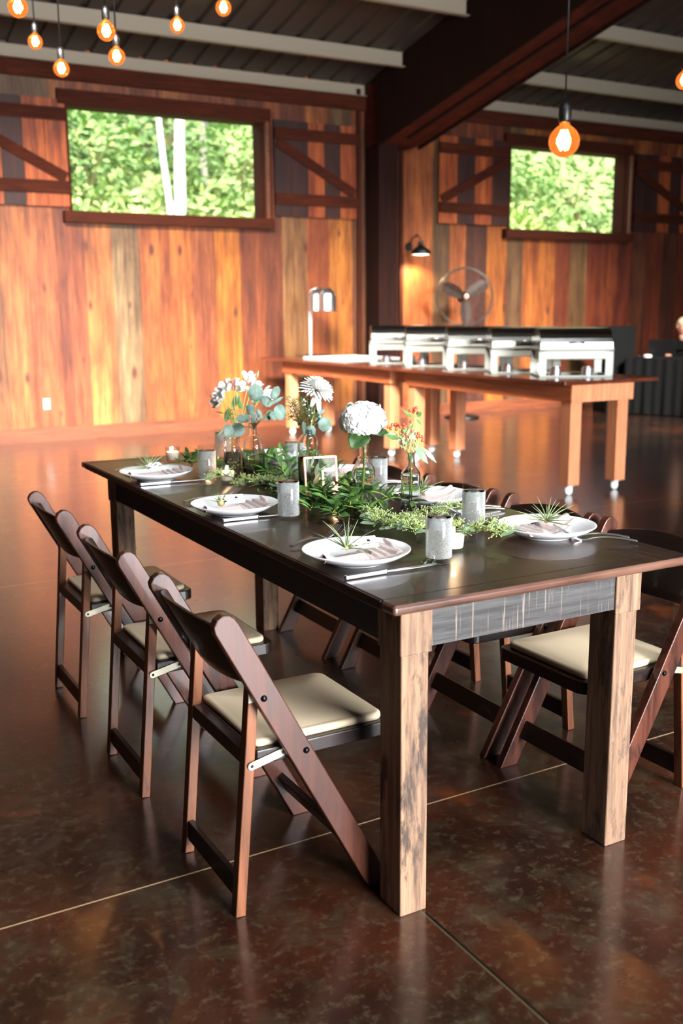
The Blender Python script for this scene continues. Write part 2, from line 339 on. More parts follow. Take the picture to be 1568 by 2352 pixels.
# ================================================================== ROOM
WY=10.911; X0,X1,Y0=-6.5,17.0,-7.0; SL=math.tan(math.radians(12)); RIDGE=2.0
zr=lambda y: 3.95+SL*(WY-y) if y>RIDGE else 3.95+SL*(WY-RIDGE)-SL*(RIDGE-y)
struct(MB().box((X0,Y0,-.1),(X1,WY+.2,0)).build('floor',M_floor))
WIN=[(2.985,5.18,2.38,3.425),(8.735,10.788,2.38,3.425)]
def C(*c): return srgb(c)
PL=[(-6.5,None),(2.229,(160,108,62)),(2.50,(206,126,66)),(2.803,(190,108,58)),(3.094,(176,94,50)),(3.388,(226,146,78)),(3.695,(160,134,96)),(3.99,(206,120,54)),(4.293,(214,124,54)),
    (4.578,(176,98,52)),(4.88,(226,142,48)),(5.195,(160,84,40)),(5.422,(140,72,38)),(5.746,(170,124,76)),(6.043,(182,96,46)),(6.365,(230,146,58)),(6.62,(132,80,48)),(6.80,(200,116,50)),
    (6.98,(190,108,52)),(7.10,(130,68,34)),(7.32,(214,122,54)),(7.545,(204,116,52)),(7.804,(124,92,54)),(8.06,(212,122,54)),(8.40,(104,54,32)),(8.728,(222,134,48)),(9.003,(140,104,66)),
    (9.30,(216,126,52)),(9.562,(220,132,56)),(9.837,(158,76,38)),(10.143,(158,122,76)),(10.42,(160,74,36)),(10.72,(178,88,42)),(11.0,(150,66,32)),(11.3,(132,72,40)),(11.6,(164,76,36)),(11.9,(120,66,38)),(12.15,(160,74,36))]
PALETTE=[(200,116,58),(176,96,48),(160,84,40),(214,134,66),(140,72,38),(146,112,70),(190,106,52)]
wb=MB(); bounds=[]
x=X0
while x<2.0: bounds.append((x,x+.29,R.choice(PALETTE))); x+=.29
bounds[-1]=(bounds[-1][0],1.94,bounds[-1][2]); bounds.append((1.94,2.229,(160,108,62)))
for i in range(1,len(PL)-1): bounds.append((PL[i][0],PL[i+1][0],PL[i+1][1]))
x=12.15
while x<X1: bounds.append((x,x+.29,R.choice(PALETTE[:5]))); x+=.29
for (a,b,c) in bounds:
    cuts=sorted({a,b}|{q for w_ in WIN for q in w_[:2] if a<q<b}); dpt=R.uniform(0,.006)
    for u,v in zip(cuts,cuts[1:]):
        inside=[w_ for w_ in WIN if w_[0]-1e-6<=u and v<=w_[1]+1e-6]
        zs=[(0,inside[0][2]),(inside[0][3],4.15)] if inside else [(0,3.46),(3.46,4.15)]
        for k,(z0,z1) in enumerate(zs):
            cc=c if k==0 else R.choice(PALETTE)
            cc=(cc[0]*.87,cc[1]*.87,cc[2]*.84); wb.box((u+.0012,WY-dpt,z0),(v-.0012,WY+.16,z1),srgb(cc))
struct(wb.build('wall_back',M_wall))
def plankwall(name,fn,n0,n1,holes,h=4.2,vert=None):
    m=MB(); a=n0
    while a<n1-1e-6:
        b=min(a+.29,n1); c=srgb(R.choice(PALETTE)); hh=vert(a) if vert else h
        hs=[q for q in holes if q[0]<(a+b)/2<q[1]]
        if hs: m.box(*fn(a,b,hs[0][2],hh),col=c)
        else: m.box(*fn(a,b,0,hh),col=c)
        a=b
    return struct(m.build(name,M_wall))
plankwall('wall_left',lambda a,b,z0,z1:((X0-.15,a,z0),(X0,b,z1)),Y0,WY+.15,[],vert=lambda y:zr(y)+.1)
plankwall('wall_right',lambda a,b,z0,z1:((X1,a,z0),(X1+.15,b,z1)),Y0,WY+.15,[(-3.5,1.5,3.0)],vert=lambda y:zr(y)+.1)
plankwall('wall_front',lambda a,b,z0,z1:((a,Y0-.15,z0),(b,Y0,z1)),X0,X1,[(.5,7.5,3.05)],h=zr(Y0)+.1)
struct(MB().box((X0,WY-.03,0),(X1,WY-.008,.14)).build('baseboard_back',M_baseb))
# roof sheet with ribs
rf=MB(); 
def roofsheet(m,ya,yb):
    za,zb=zr(ya)+.0,zr(yb)+.0; x=X0-.3; prof=[]
    while x<X1+.3:
        prof+=[(x,0),(x+.2,0),(x+.215,.03),(x+.265,.03)]; x+=.28
    prof.append((x,0)); vs=[];n=len(prof)
    for (y,z) in ((ya,za),(yb,zb)):
        for px,pz in prof: vs.append((px,y,z+pz))
    m.add(vs,[(i,i+1,n+i+1,n+i) for i in range(n-1)])
roofsheet(rf,WY+.6,RIDGE); roofsheet(rf,RIDGE,Y0-.4)
struct(rf.build('ceiling',M_roof,solid=.004))
tn=[0]
def trim(m,mat,**k):
    tn[0]+=1; return struct(m.build('trim_%d'%tn[0],mat,**k))
for y in (WY-.02,10.03,8.86,7.69,6.52,5.35,4.18,3.0):
    zt=zr(y); h=.155 if y<WY-.1 else .125
    for xa,xb in ((X0,6.53),(7.07,X1)):
        m=MB(); m.box((xa,y-.004,zt-h-.01),(xb,y+.0,zt-.005)); m.box((xa,y-.0,zt-.012),(xb,y+.07,zt-.006)); m.box((xa,y-.07,zt-h-.012),(xb,y,zt-h-.006))
        trim(m,M_purlin)
# sloping wood-clad rafter + post
m=MB(); zb=lambda y:3.35+SL*(10.08-y)
def rafter(xa,xb,ya,yb,lo,hi):
    vs=[(xa,ya,lo(ya)),(xb,ya,lo(ya)),(xb,yb,lo(yb)),(xa,yb,lo(yb)),(xa,ya,hi(ya)),(xb,ya,hi(ya)),(xb,yb,hi(yb)),(xa,yb,hi(yb))]
    m.add(vs,[(0,1,2,3),(4,7,6,5),(0,4,5,1),(1,5,6,2),(2,6,7,3),(3,7,4,0)])
rafter(6.53,7.07,10.56,RIDGE,zb,lambda y:zr(y)-.02)
rafter(6.53,7.07,WY-.05,10.56,lambda y:3.25,lambda y:zr(y)-.02)
trim(m,M_beamw)
m=MB(); rafter(6.50,6.53,10.56,RIDGE,lambda y:zb(y)-.03,lambda y:zr(y)-.02); rafter(7.07,7.10,10.56,RIDGE,lambda y:zb(y)-.03,lambda y:zr(y)-.02); rafter(6.75,6.79,10.3,RIDGE,lambda y:zb(y)-.02,lambda y:zb(y)+.03); trim(m,M_postw)
m=MB().box((6.535,10.565,0),(6.80,WY-.03,3.42)); trim(m,M_postw,bevel=.006)
m=MB().box((6.42,WY-.045,.14),(6.47,WY-.007,3.9)).box((7.03,WY-.04,.14),(7.08,WY-.007,3.4)); trim(m,M_dkwood)
m=MB().box((X0,WY-.06,3.66),(6.53,WY-.007,3.82)).box((7.1,WY-.06,3.66),(X1,WY-.007,3.82)); trim(m,M_dkwoodx)
# windows: open hatches with timber frames
for i,(a,b,z0,z1) in enumerate(WIN):
    m=MB(); Yf=WY-.05
    m.box((a-.10,Yf-.06,z0-.115),(b+.10,WY-.008,z0)); m.box((a-.10,Yf-.01,z1),(b+.10,WY-.008,z1+.15))
    m.box((a-.02,Yf,z0),(a-.0,WY-.008,z1)); m.box((b,Yf-.02,z0),(b+.09,WY-.008,z1))
    m.box((a,WY-.008,z0-.02),(a+.012,WY+.2,z1)); m.box((b-.012,WY-.008,z0),(b,WY+.2,z1)); m.box((a,WY-.008,z0-.02),(b,WY+.2,z0+.004)); m.box((a,WY-.008,z1-.004),(b,WY+.2,z1+.02))
    o=m.build('window_%d'%(i+1),M_dkwoodx); struct(o)
    MB().box((b+.012,WY-.12,z0-.0),(b+.045,WY-.072,z1)).build('window_trim',M_baseb,o)
# shutters
M_shut=wood('shutter_planks',(200,116,58),(120,60,30),(150,80,40),'z',.6,45,attr=True)
def shutter(x0,x1,z0,z1,flip,cols,label):
    e=empty('barn_shutter',(x0,WY-.02,z0),0,label,'shutter','barn shutters beside the wall hatches')
    wd=x1-x0; hh=z1-z0; m=MB(); n=len(cols)
    for k,c in enumerate(cols): m.box((wd*k/n+.002,-.03,0),(wd*(k+1)/n-.002,-.008,hh),srgb(c))
    m.build('panel',M_shut,e)
    MB().box((0,-.055,hh*.80),(wd,-.031,hh*.92)).build('rail',M_dkwoodx,e); MB().box((0,-.055,hh*.12),(wd,-.031,hh*.24)).build('rail',M_dkwoodx,e)
    a,b=(V((.03,-.043,hh*.77)),V((wd-.03,-.043,hh*.27)))
    if flip: a.x,b.x=b.x,a.x
    MB().bar(a,b,.023,.11,(0,1,0)).build('diagonal_brace',M_dkwoodx,e)
    return e
O_=(206,108,48); D_=(74,34,20)
shutter(1.86,2.96,2.42,3.47,False,[D_,O_,D_,O_,O_],'plank shutter left of the larger open hatch')
shutter(5.32,6.40,2.42,3.47,False,[D_,D_,O_,D_,O_],'plank shutter between the larger hatch and the dark post')
shutter(7.60,8.71,2.42,3.47,True,[O_,D_,O_,D_],'plank shutter left of the smaller hatch, above the wall lamp')
shutter(10.94,12.1,2.42,3.47,False,[D_,D_,O_,D_,O_],'plank shutter right of the smaller hatch, brace falling to the right')
# ================================================================== OUTSIDE
hv=[];nx,ny=40,24
for j in range(ny+1):
    for i in range(nx+1):
        X=-4+i*.75; Y=WY+.6+j*.75; z=-.4+max(0,(Y-12.2))*.62+.25*noise.noise(V((X*.5,Y*.5,0)))
        hv.append((X,Y,z))
hill=MB().add(hv,[(j*(nx+1)+i,j*(nx+1)+i+1,(j+1)*(nx+1)+i+1,(j+1)*(nx+1)+i) for j in range(ny) for i in range(nx)])
o=struct(hill.build('hillside',M_ground,smooth=True))
hz=lambda X,Y:-.4+max(0,(Y-12.2))*.62+.25*noise.noise(V((X*.5,Y*.5,0)))
def foliage_cloud(cnt,fn,size,kind='lance'):
    m=MB()
    for _ in range(cnt):
        p=fn(); m.leaf(p,(R.gauss(0,1),R.gauss(0,1),R.uniform(-.3,1)),(R.gauss(0,.6),-1+R.gauss(0,.5),R.gauss(.5,.6)),size*R.uniform(.6,1.3),size*R.uniform(.35,.6),kind)
    return m
def under(xa,xb,ya,yb):
    def f():
        X=R.uniform(xa,xb);Y=R.uniform(ya,yb); return V((X,Y,hz(X,Y)+R.uniform(0,.35)))
    return f
tag(foliage_cloud(5200,under(2,17,14.4,20.5),.20).build('undergrowth',M_outC),'pale green weeds and grass covering the slope outside the hatches','undergrowth',kind='stuff')
tag(foliage_cloud(3600,under(2,17,16,23),.24).build('undergrowth',M_outA),'mid green brush higher on the slope outside the hatches','undergrowth',kind='stuff')
def bush(X,Y,r,mat,n,label):
    z=hz(X,Y); c=V((X,Y,z+r*.75)); m=MB()
    for _ in range(n):
        d=V((R.gauss(0,1),R.gauss(0,1),R.gauss(0,1))).normalized(); p=c+V((d.x*r,d.y*r*.8,d.z*r*.9))*R.uniform(.65,1.05)
        m.leaf(p,d+V((R.gauss(0,.5),R.gauss(0,.5),.1)),d+V((0,0,.6)),R.uniform(.12,.26),R.uniform(.07,.13),'lance')
    e=empty('bush',(X,Y,z),0,label,'bush','bushes on the slope outside'); o=m.build('foliage',mat,e); 
    for v_ in o.data.vertices: v_.co-=V((X,Y,z))
    st=MB()
    for k in range(5): st.tube([(0,0,-.1),(R.uniform(-.2,.2)*r,R.uniform(-.2,.2)*r,r*.5),(R.uniform(-.6,.6)*r,R.uniform(-.5,.5)*r,r*1.1)],[.03,.02,.008],5)
    st.build('branch',M_stemdk,e)
for a in [(4.3,18.6,1.15,M_outB,700,'dark leafy bush at the upper left of the larger hatch view'),(5.3,18.2,.9,M_outA,520,'mid green bush left of the birch trunks'),(3.9,15.6,.75,M_outA,420,'bright green bush at the lower left of the larger hatch view'),
          (8.2,18.2,1.0,M_outA,560,'light green bush right of the birch trunks'),(7.3,19.6,1.2,M_outB,600,'dark bush behind the birch trunks'),(5.0,16.0,.5,M_outC,260,'low yellow-green bush below centre of the larger hatch view'),
          (12.6,18.4,1.1,M_outB,640,'dark bush at the top left of the smaller hatch view'),(14.6,18.9,1.2,M_outA,640,'tall mid green bush at the top of the smaller hatch view'),(16.4,18.0,1.0,M_outA,520,'green bush at the right of the smaller hatch view'),(13.3,16.4,.6,M_outC,300,'low yellow-green bush in the middle of the smaller hatch view')]:
    bush(*a)
def birch(xt,yt,xb,yb,Y,r,label,mat=M_bark):
    a=atY(xt,yt,Y); b=atY(xb,yb,Y); d=(a-b); base=b-d*.25; base.z=hz(base.x,Y)-.1; top=a+d*2.2
    e=empty('birch_tree',base,0,label,'tree','birch trees on the slope outside')
    pts=[(base.lerp(top,k/7)+V((math.sin(k*1.7)*.03,0,0)))-base for k in range(8)]
    MB().tube(pts,[r*(1.15-.09*k) for k in range(8)],12).build('trunk',mat,e,smooth=True)
    f=MB()
    for _ in range(160):
        p=top-base+V((R.gauss(0,.9),R.gauss(0,.9),R.gauss(0,.8))); f.leaf(p,(R.gauss(0,1),R.gauss(0,1),-.4),(0,-1,.5),.12,.08,'lance')
    f.build('foliage',M_outA,e)
birch(370,262,386,420,17.0,.052,'thinner left one of the two white birch trunks, leaning left'); birch(412,262,406,425,17.0,.095,'thick white birch trunk in the middle of the larger hatch view')
birch(466,265,462,345,18.5,.07,'greyish birch trunk right of the two white ones',pm('grey_bark',(176,168,156),.8))
st=MB()
for _ in range(60):
    X=R.uniform(11.6,16.5) if R.random()<.6 else R.uniform(5.5,8.5); Y=R.uniform(14.2,15.6); st.ball((X,Y,hz(X,Y)+.05),R.uniform(.05,.16),7,5,(1.3,1,.7))
tag(st.build('rocks',pm('pale_rock',(206,200,190),.85)),'pale stones and gravel along the foot of the slope outside','rocks',kind='stuff')
# ================================================================== LIGHT BULBS
def pendant(px,py,wpx,dia,ztop,label,group='bare filament bulbs hanging on black cords',energy=9,X=None,sock=True):
    D=FPX*dia/wpx; c=atD(px,py,D)
    if X is not None: c=CAMP+ray(px,py)*(X/ray(px,py).x)
    r=dia/2; e=empty('pendant_bulb',c,0,label,'light bulb',group)
    prof=[(0,-r)]+[(r*math.sin(t),-r*math.cos(t)) for t in [PI*k/14 for k in range(1,12)]]
    prof+= [(r*.33,r*1.02),(r*.28,r*1.25)]
    MB().lathe(prof,28).build('glass_globe',M_bulb,e,smooth=True)
    f=MB()
    for k in range(5):
        a=2*PI*k/5; f.tube([(r*.12*math.cos(a),r*.12*math.sin(a),r*.6),(r*.36*math.cos(a),r*.36*math.sin(a),.1*r),(r*.2*math.cos(a+.6),r*.2*math.sin(a+.6),-r*.42),(r*.38*math.cos(a+1.2),r*.38*math.sin(a+1.2),0)],r*.07,6)
    f.build('filament',M_fil,e,smooth=True)
    MB().lathe([(0,r*1.15),(r*.36,r*1.15),(r*.42,r*1.3),(r*.42,r*2.1),(r*.3,r*2.35),(r*.12,r*2.6),(0,r*2.6)],16).build('socket',M_black,e,smooth=True)
    MB().tube([(0,0,r*2.5),(.01*math.sin(px),.006,(ztop-c.z)*.5),(0,0,ztop-c.z)],.0045,6).build('cord',M_black,e,smooth=True)
    l=bpy.data.lights.new('bulb_glow','POINT'); l.energy=energy; l.color=(1,.62,.32); l.shadow_soft_size=r*.4
    lo=bpy.data.objects.new('bulb_glow',l); COL.objects.link(lo); lo.parent=e; lo.location=(0,0,-r*.0)
    return e
for (px,py,wp,lab) in [(41,17,45,'large glowing bulb cut off in the top left corner'),(81,96,33,'small glowing bulb right below the corner bulb'),(141,158,36,'lowest glowing bulb of the cluster at top left'),(244,72,42,'bulb hanging in front of its lower neighbour, centre of the cluster'),
        (268,130,38,'glowing bulb just below and behind the centre bulb'),(407,59,34,'single glowing bulb between the cluster and the starry one'),(513,18,36,'bulb at the top edge with a starburst glow'),(1572,185,40,'bulb cut off by the right edge of the picture')]:
    d=.086; D=FPX*d/wp; c=atD(px,py,D); pendant(px,py,wp,d,zr(c.y)-.02,lab,energy=1.0)
pendant(1295,325,70,.16,4.55,'large round globe bulb hanging from the rafter in front of the smaller hatch',group=None,energy=1.2)
# ================================================================== DINING TABLE
tb=empty('farm_table',TO,TA,'long dark farmhouse table with worn tan legs, laid for dinner','table')
m=MB().box((.008,.055,HT-.021),(TW-.008,TL-.055,HT)); m.build('tabletop',M_top,tb,bevel=.003)
m=MB().box((0,0,HT-.021),(TW,.0545,HT)); m.build('end_board',M_edge,tb,bevel=.008,seg=4)
MB().box((.006,.006,HT-.0005),(TW-.006,.053,HT+.0004)).build('end_board_surface',M_top,tb)
m=MB().box((0,TL-.0545,HT-.021),(TW,TL,HT)); m.build('end_board',M_top,tb,bevel=.006,seg=3)
for xa,xb in ((0,.0079),(TW-.0079,TW)): MB().box((xa,.055,HT-.021),(xb,TL-.055,HT-.0005)).build('edge_strip',M_edgey,tb,bevel=.003)
OX,OY,LX,LY=.076,.093,.076,.095
for (xa,ya) in ((OX,OY),(TW-OX-LX,OY),(OX,TL-OY-LY),(TW-OX-LX,TL-OY-LY)):
    m=MB(); m.box((xa+.003,ya+.003,0),(xa+LX-.003,ya+LY-.003,.615)); m.box((xa-.001,ya-.001,.615),(xa+LX+.004,ya+LY+.001,HT-.0215)); m.build('leg',M_leg,tb,bevel=.003)
AH=.114; zt=HT-.0215
MB().box((OX+LX+.004,OY+.006,zt-AH),(TW-OX-LX-.001,OY+.03,zt)).build('apron',M_apron,tb)
MB().box((OX+LX+.004,TL-OY-.03,zt-AH),(TW-OX-LX-.001,TL-OY-.006,zt)).build('apron',M_apron,tb)
MB().box((OX+.006,OY+LY+.001,zt-AH),(OX+.03,TL-OY-LY-.001,zt)).build('apron',M_aprony,tb)
MB().box((TW-OX-.03,OY+LY+.001,zt-AH),(TW-OX-.006,TL-OY-LY-.001,zt)).build('apron',M_aprony,tb)
# ================================================================== CHAIRS
def make_chair(label):
    e=empty('folding_chair',(0,0,0),0,label,'chair','wooden folding chairs around the table')
    d=V((-.473,0,.881)); cl=lambda z: .112-.536*z+.05
    for sgn in (-1,1):
        y=sgn*.1995; hw=.0275
        zt=.705; xc=cl(zt)
        nrm=V((.881,0,.473))
        def P(z,off): 
            c=V((cl(z),0,z)); p=c+nrm*off; return p
        pts=[(cl(0)-.0312,0),(cl(0)+.0312,0)]
        for (al,off) in ((-.02,hw),(-.004,hw*.93),(.008,hw*.70),(.016,hw*.25),(.015,-hw*.35),(.006,-hw*.85),(-.008,-hw)):
            p=V((xc,0,zt))+d*al+nrm*off; pts.append((p.x,p.z))
        m=MB().prism([(a,b) for a,b in pts],.026,Matrix(((1,0,0,0),(0,0,-1,y),(0,1,0,0),(0,0,0,1))))
        m.build('side_rail',M_chair,e,bevel=.0025)
        yl=sgn*.1605
        MB().bar((-.182,yl,.001),(-.135,yl,.545),.030,.024,(0,1,0)).build('rear_leg',M_chairleg,e,bevel=.002)
        b=MB()
        for (bx,bz) in ((-.130,.525),(-.030,.384)): b.lathe([(.0075,0),(.007,.003),(.004,.0055),(0,.006)],14,TR(bx,sgn*.2125,bz)@RX(PI/2*sgn*1.0)@RX(0) if sgn>0 else TR(bx,sgn*.2125,bz)@RX(PI/2))
        if sgn>0:
            b=MB()
            for (bx,bz) in ((-.130,.525),(-.030,.384)): b.lathe([(.0075,0),(.007,.003),(.004,.0055),(0,.006)],14,TR(bx,.2125,bz)@RX(-PI/2))
        b.build('bolt',M_bolt,e,smooth=True)
        # zinc folding bracket
        a0=V((-.148,sgn*.181,.360)); a1=V((-.072,sgn*.181,.377)); dd=(a1-a0).normalized(); up=V((0,0,1)); up=(up-dd*up.dot(dd)).normalized(); pts=[]
        for k in range(9): t=PI/2+PI*k/8; pts.append(a0+(dd*math.cos(t)+up*math.sin(t))*.009)
        for k in range(9): t=-PI/2+PI*k/8; pts.append(a1+(dd*math.cos(t)+up*math.sin(t))*.009)
        n=len(pts); vs=[p+V((0,-.001,0)) for p in pts]+[p+V((0,.001,0)) for p in pts]
        br=MB().add(vs,[tuple(range(n-1,-1,-1)),tuple(range(n,2*n))]+[(i,(i+1)%n,n+(i+1)%n,n+i) for i in range(n)]).build('folding_bracket',M_zinc,e)
        sc=MB()
        for q in (a0,a1): sc.lathe([(.004,0),(.003,.0015),(0,.002)],10,TR(q.x,q.y+sgn*.001,q.z)@RX(-PI/2*sgn))
        sc.build('screw',M_bolt,br)
        # pale metal plate at the pivot
        MB().box((-.150,sgn*.1755-.0015,.505),(-.122,sgn*.1755+.0015,.548)).build('pivot_plate',M_zinc,e)
    # seat frame
    def rr(x0,x1,y0,y1,r0,r1,n=6):
        p=[]
        for cx,cy,r,a0 in ((x1-r1,y1-r1,r1,0),(x0+r0,y1-r0,r0,PI/2),(x0+r0,y0+r0,r0,PI),(x1-r1,y0+r1,r1,1.5*PI)):
            for k in range(n+1): a=a0+PI/2*k/n; p.append((cx+r*math.cos(a),cy+r*math.sin(a)))
        return p
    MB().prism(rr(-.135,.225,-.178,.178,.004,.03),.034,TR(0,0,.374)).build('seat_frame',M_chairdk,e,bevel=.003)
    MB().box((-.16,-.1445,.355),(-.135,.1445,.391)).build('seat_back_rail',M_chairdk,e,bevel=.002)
    # padded seat
    pd=MB(); out=rr(-.128,.202,-.160,.160,.012,.022,5); n=len(out); lay=[(1.0,.3915),(1.012,.398),(1.0,.4055),(.965,.4085),(.93,.4075),(.90,.409),(.5,.4115)]
    vs=[];cx,cy=.037,0
    for s_,z in lay:
        for a,b in out: vs.append((cx+(a-cx)*(1-(1-s_)*1.0) if s_<.9 else a+(cx-a)/abs(a-cx+1e-9)*0+((a-cx)*(s_-1)), cy+(b-cy)*s_ , z))
    vs.append((cx,cy,.4125)); fs=[]
    for k in range(len(lay)-1):
        for i in range(n): j=(i+1)%n; fs.append((k*n+i,k*n+j,(k+1)*n+j,(k+1)*n+i))
    L=(len(lay)-1)*n
    for i in range(n): fs.append((L+i,L+(i+1)%n,len(vs)-1))
    fs.append(tuple(range(n-1,-1,-1)))
    pd.add(vs,fs).build('seat_pad',M_vinyl,e,smooth=True)
    # curved back panel
    bk=MB(); nu,nv=16,6; vs=[]
    for th in (0,.012):
        for j in range(nv+1):
            for i in range(nu+1):
                u=i/nu*2-1; t=j/nv; topz=.682+.022*(1-u*u)-.0*u; botz=.548-.012*(1-u*u); z=botz+(topz-botz)*t
                x=cl(z)-.034*(1-u*u)**.8-.006+th; vs.append((x,u*.187,z))
    N=(nu+1)*(nv+1); fs=[]
    for j in range(nv):
        for i in range(nu):
            a=j*(nu+1)+i; fs.append((a,a+nu+1,a+nu+2,a+1)); fs.append((N+a,N+a+1,N+a+nu+2,N+a+nu+1))
    for i in range(nu): a=i; fs.append((a,a+1,N+a+1,N+a)); a=nv*(nu+1)+i; fs.append((a,N+a,N+a+1,a+1))
    for j in range(nv): a=j*(nu+1); fs.append((a,N+a,N+a+nu+1,a+nu+1)); a+=nu; fs.append((a,a+nu+1,N+a+nu+1,N+a))
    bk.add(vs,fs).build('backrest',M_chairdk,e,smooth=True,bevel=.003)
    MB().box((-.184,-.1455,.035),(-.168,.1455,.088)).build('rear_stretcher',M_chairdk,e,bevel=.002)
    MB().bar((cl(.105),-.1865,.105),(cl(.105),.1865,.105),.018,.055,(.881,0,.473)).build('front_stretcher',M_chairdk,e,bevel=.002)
    return e
CH=[(-.05,.450,0,'wooden folding chair nearest the camera, left of the table'),(-.05,1.110,0,'middle one of the three folding chairs on the left of the table'),(-.05,1.770,0,'farthest of the three folding chairs on the left of the table'),
    (.937,.400,PI,'folding chair cut off by the right picture edge, seat behind the front right table leg'),(.937,.875,PI,'second folding chair on the right side, back behind the air plant plate'),(.937,1.375,PI,'third folding chair from the front on the right side, back behind the front right glass'),(.937,1.910,PI,'farthest folding chair on the right side, back mostly hidden by the bottles')]
c0=make_chair(CH[0][3]); c0.location=T(CH[0][0],CH[0][1],0); c0.rotation_euler=(0,0,TA)
for (x,y,a,l) in CH[1:]: dup(c0,T(x,y,0),TA+a+(R.uniform(-.012,.012)),l)
# ================================================================== PLACE SETTINGS
def make_plate(label):
    r=.128
    prof=[(0,.006),(.066,.006),(.085,.010),(.110,.021),(.1265,.030),(.128,.0315),(.1275,.0325),(.1255,.0325),(.105,.0235),(.084,.0145),(.07,.012),(0,.012)]
    m=MB().lathe([(0.0,.005),(.060,.005),(.062,.0),(.066,.0),(.068,.005),(.085,.008),(.110,.0185),(.1272,.0295),(.1282,.0312),(.1275,.0325),(.1255,.0325),(.105,.0235),(.084,.0135),(.07,.011),(0,.011)],64)
    o=m.build('dinner_plate',M_plate,smooth=True); tag(o,label,'plate','white dinner plates on the table'); return o
def make_napkin(label):
    nu,nv=60,14; vs=[];fs=[]
    def zf(u,v):
        x=u; base=.0125+max(0,(x**2+(v*.05)**2)-.0066)*1.9
        s=0
        if u>.005:
            q=(u-.005)/.085*3.6+v*.35; fr=q-math.floor(q); s=.0085*(1-fr)**1.0*min(1,(u-.005)/.012)*(.6+.4*(v+1)/2) if fr>.12 else .0085*fr/.12
            s+=.004
        else: s=.012*math.exp(-((v+.35)/.55)**2)+.003
        return base+s
    for i in range(nu+1):
        u=-.112+.212*i/nu
        wdt=.026+.056*max(0,min(1,(u+.11)/.17)); off=.006*math.sin(u*20)
        for j in range(nv+1):
            v=j/nv*2-1; x=u+v*.012*(1 if u>0 else -.4); y=-.034+v*wdt*.80+ (wdt-.026)*.45+off
            vs.append((x,y,zf(u,v)+(0 if abs(v)<.99 else -.004)))
    for i in range(nu):
        for j in range(nv): a=i*(nv+1)+j; fs.append((a,a+nv+1,a+nv+2,a+1))
    o=MB().add(vs,fs).build('linen_napkin',M_napkin,smooth=True,solid=.0025); tag(o,label,'napkin','folded linen napkins on the plates')
    rl=MB() # rolled end
    for k in range(3): 
        rl.tube([(-.110,-.050+.012*math.cos(t)*(1-k*.3)+.006,.024+.006*math.sin(t)*(1-k*.3)) for t in [2*PI*q/14 for q in range(15)]],.0012,5)
    rl.build('rolled_edge',pm('napkin_fold_line',(150,130,124),.85) if 'napkin_fold_line' not in MATS else MATS['napkin_fold_line'],o)
    return o
def make_air(label,seed,h=.06,n=26,bulb=.008,lean=0):
    r=random.Random(seed); e=empty('air_plant',(0,0,0),0,label,'plant','air plants on the napkins')
    m=MB()
    for k in range(n):
        a=r.uniform(0,2*PI); el=r.uniform(.25,1.35) if k>4 else r.uniform(-.1,.3); L=h*r.uniform(.6,1.15)
        pts=[];dirh=V((math.cos(a),math.sin(a),0))
        for q in range(6):
            t=q/5; pts.append(V((lean*t*t*L,0,.004))+dirh*(L*math.cos(el)*t*(1+.25*t))+V((0,0,L*math.sin(el)*t*(1-.12*t))))
        m.tube(pts,[.0022,.0019,.0015,.0011,.0007,.0002],5)
    m.build('leaves',M_air,e,smooth=True)
    MB().ball((0,0,.006),bulb,10,7,(1,1,1.1)).build('bulb',M_airbulb,e,smooth=True)
    return e
def text_obj(body,size,mat,parent,M,ext=.0003,name='printed_text',align='CENTER'):
    c=bpy.data.curves.new('t','FONT'); c.body=body; c.size=size; c.extrude=ext; c.align_x=align
    o=bpy.data.objects.new('t',c); COL.objects.link(o); dg=bpy.context.evaluated_depsgraph_get(); me=bpy.data.meshes.new_from_object(o.evaluated_get(dg)); bpy.data.objects.remove(o)
    me.transform(M); me.materials.clear(); me.materials.append(mat); n=bpy.data.objects.new(name,me); COL.objects.link(n); n.parent=parent; return n
def make_tag(label,group):
    e=empty('paper_tag',(0,0,0),0,label,'tag',group)
    MB().prism([(-.034,0),(-.024,-.0135),(-.02,-.016),(.024,-.016),(.024,.016),(-.02,.016),(-.024,.0135)],.0006,TR(0,0,0)).build('card',M_paper,e)
    text_obj('JUST ADD LOVE',.0052,M_ink,e,TR(.002,-.0065,.0008)); text_obj('8.27.16',.0048,M_ink,e,TR(.002,-.0125,.0008))
    s=MB()
    for k in range(7):
        a=PI/2+(k-3)*.42; s.leaf((.002,.001,.0009),(math.cos(a),math.sin(a),0),(0,0,1),.0085-.0008*abs(k-3),.0028,'lance',0,0)
    s.build('printed_sprig',M_ink,e)
    tw=MB().tube([(-.029,0,.001),(-.040,.004,.004),(-.046,-.002,.006),(-.040,-.008,.003),(-.030,-.001,.001)],.0006,5); tw.build('string',M_white,e)
    return e
PLT=[(.122,.362,0,'white plate at the front left corner with a printed tag on its napkin'),(.110,1.053,0,'white plate in the middle of the left side'),(.116,1.765,0,'white plate at the far left corner beside a lit candle'),
     (.685,.350,PI,'white plate at the front right with a spiky air plant'),(.680,.880,PI,'white plate behind the clear bottle of red berries'),(.680,1.420,PI,'white plate on the right behind the framed number'),(.680,1.930,PI,'farthest plate, behind the leaves between two bottles')]
NL=['napkin on the front left plate, fanned pleats to the right','napkin on the middle left plate, lying under the white tag','napkin on the far left plate','napkin on the front right plate, its corner over the rim','napkin on the plate behind the berry bottle','napkin on the plate behind the framed number','napkin on the farthest plate behind the leaves']
p0=make_plate(PLT[0][3]); n0=make_napkin(NL[0])
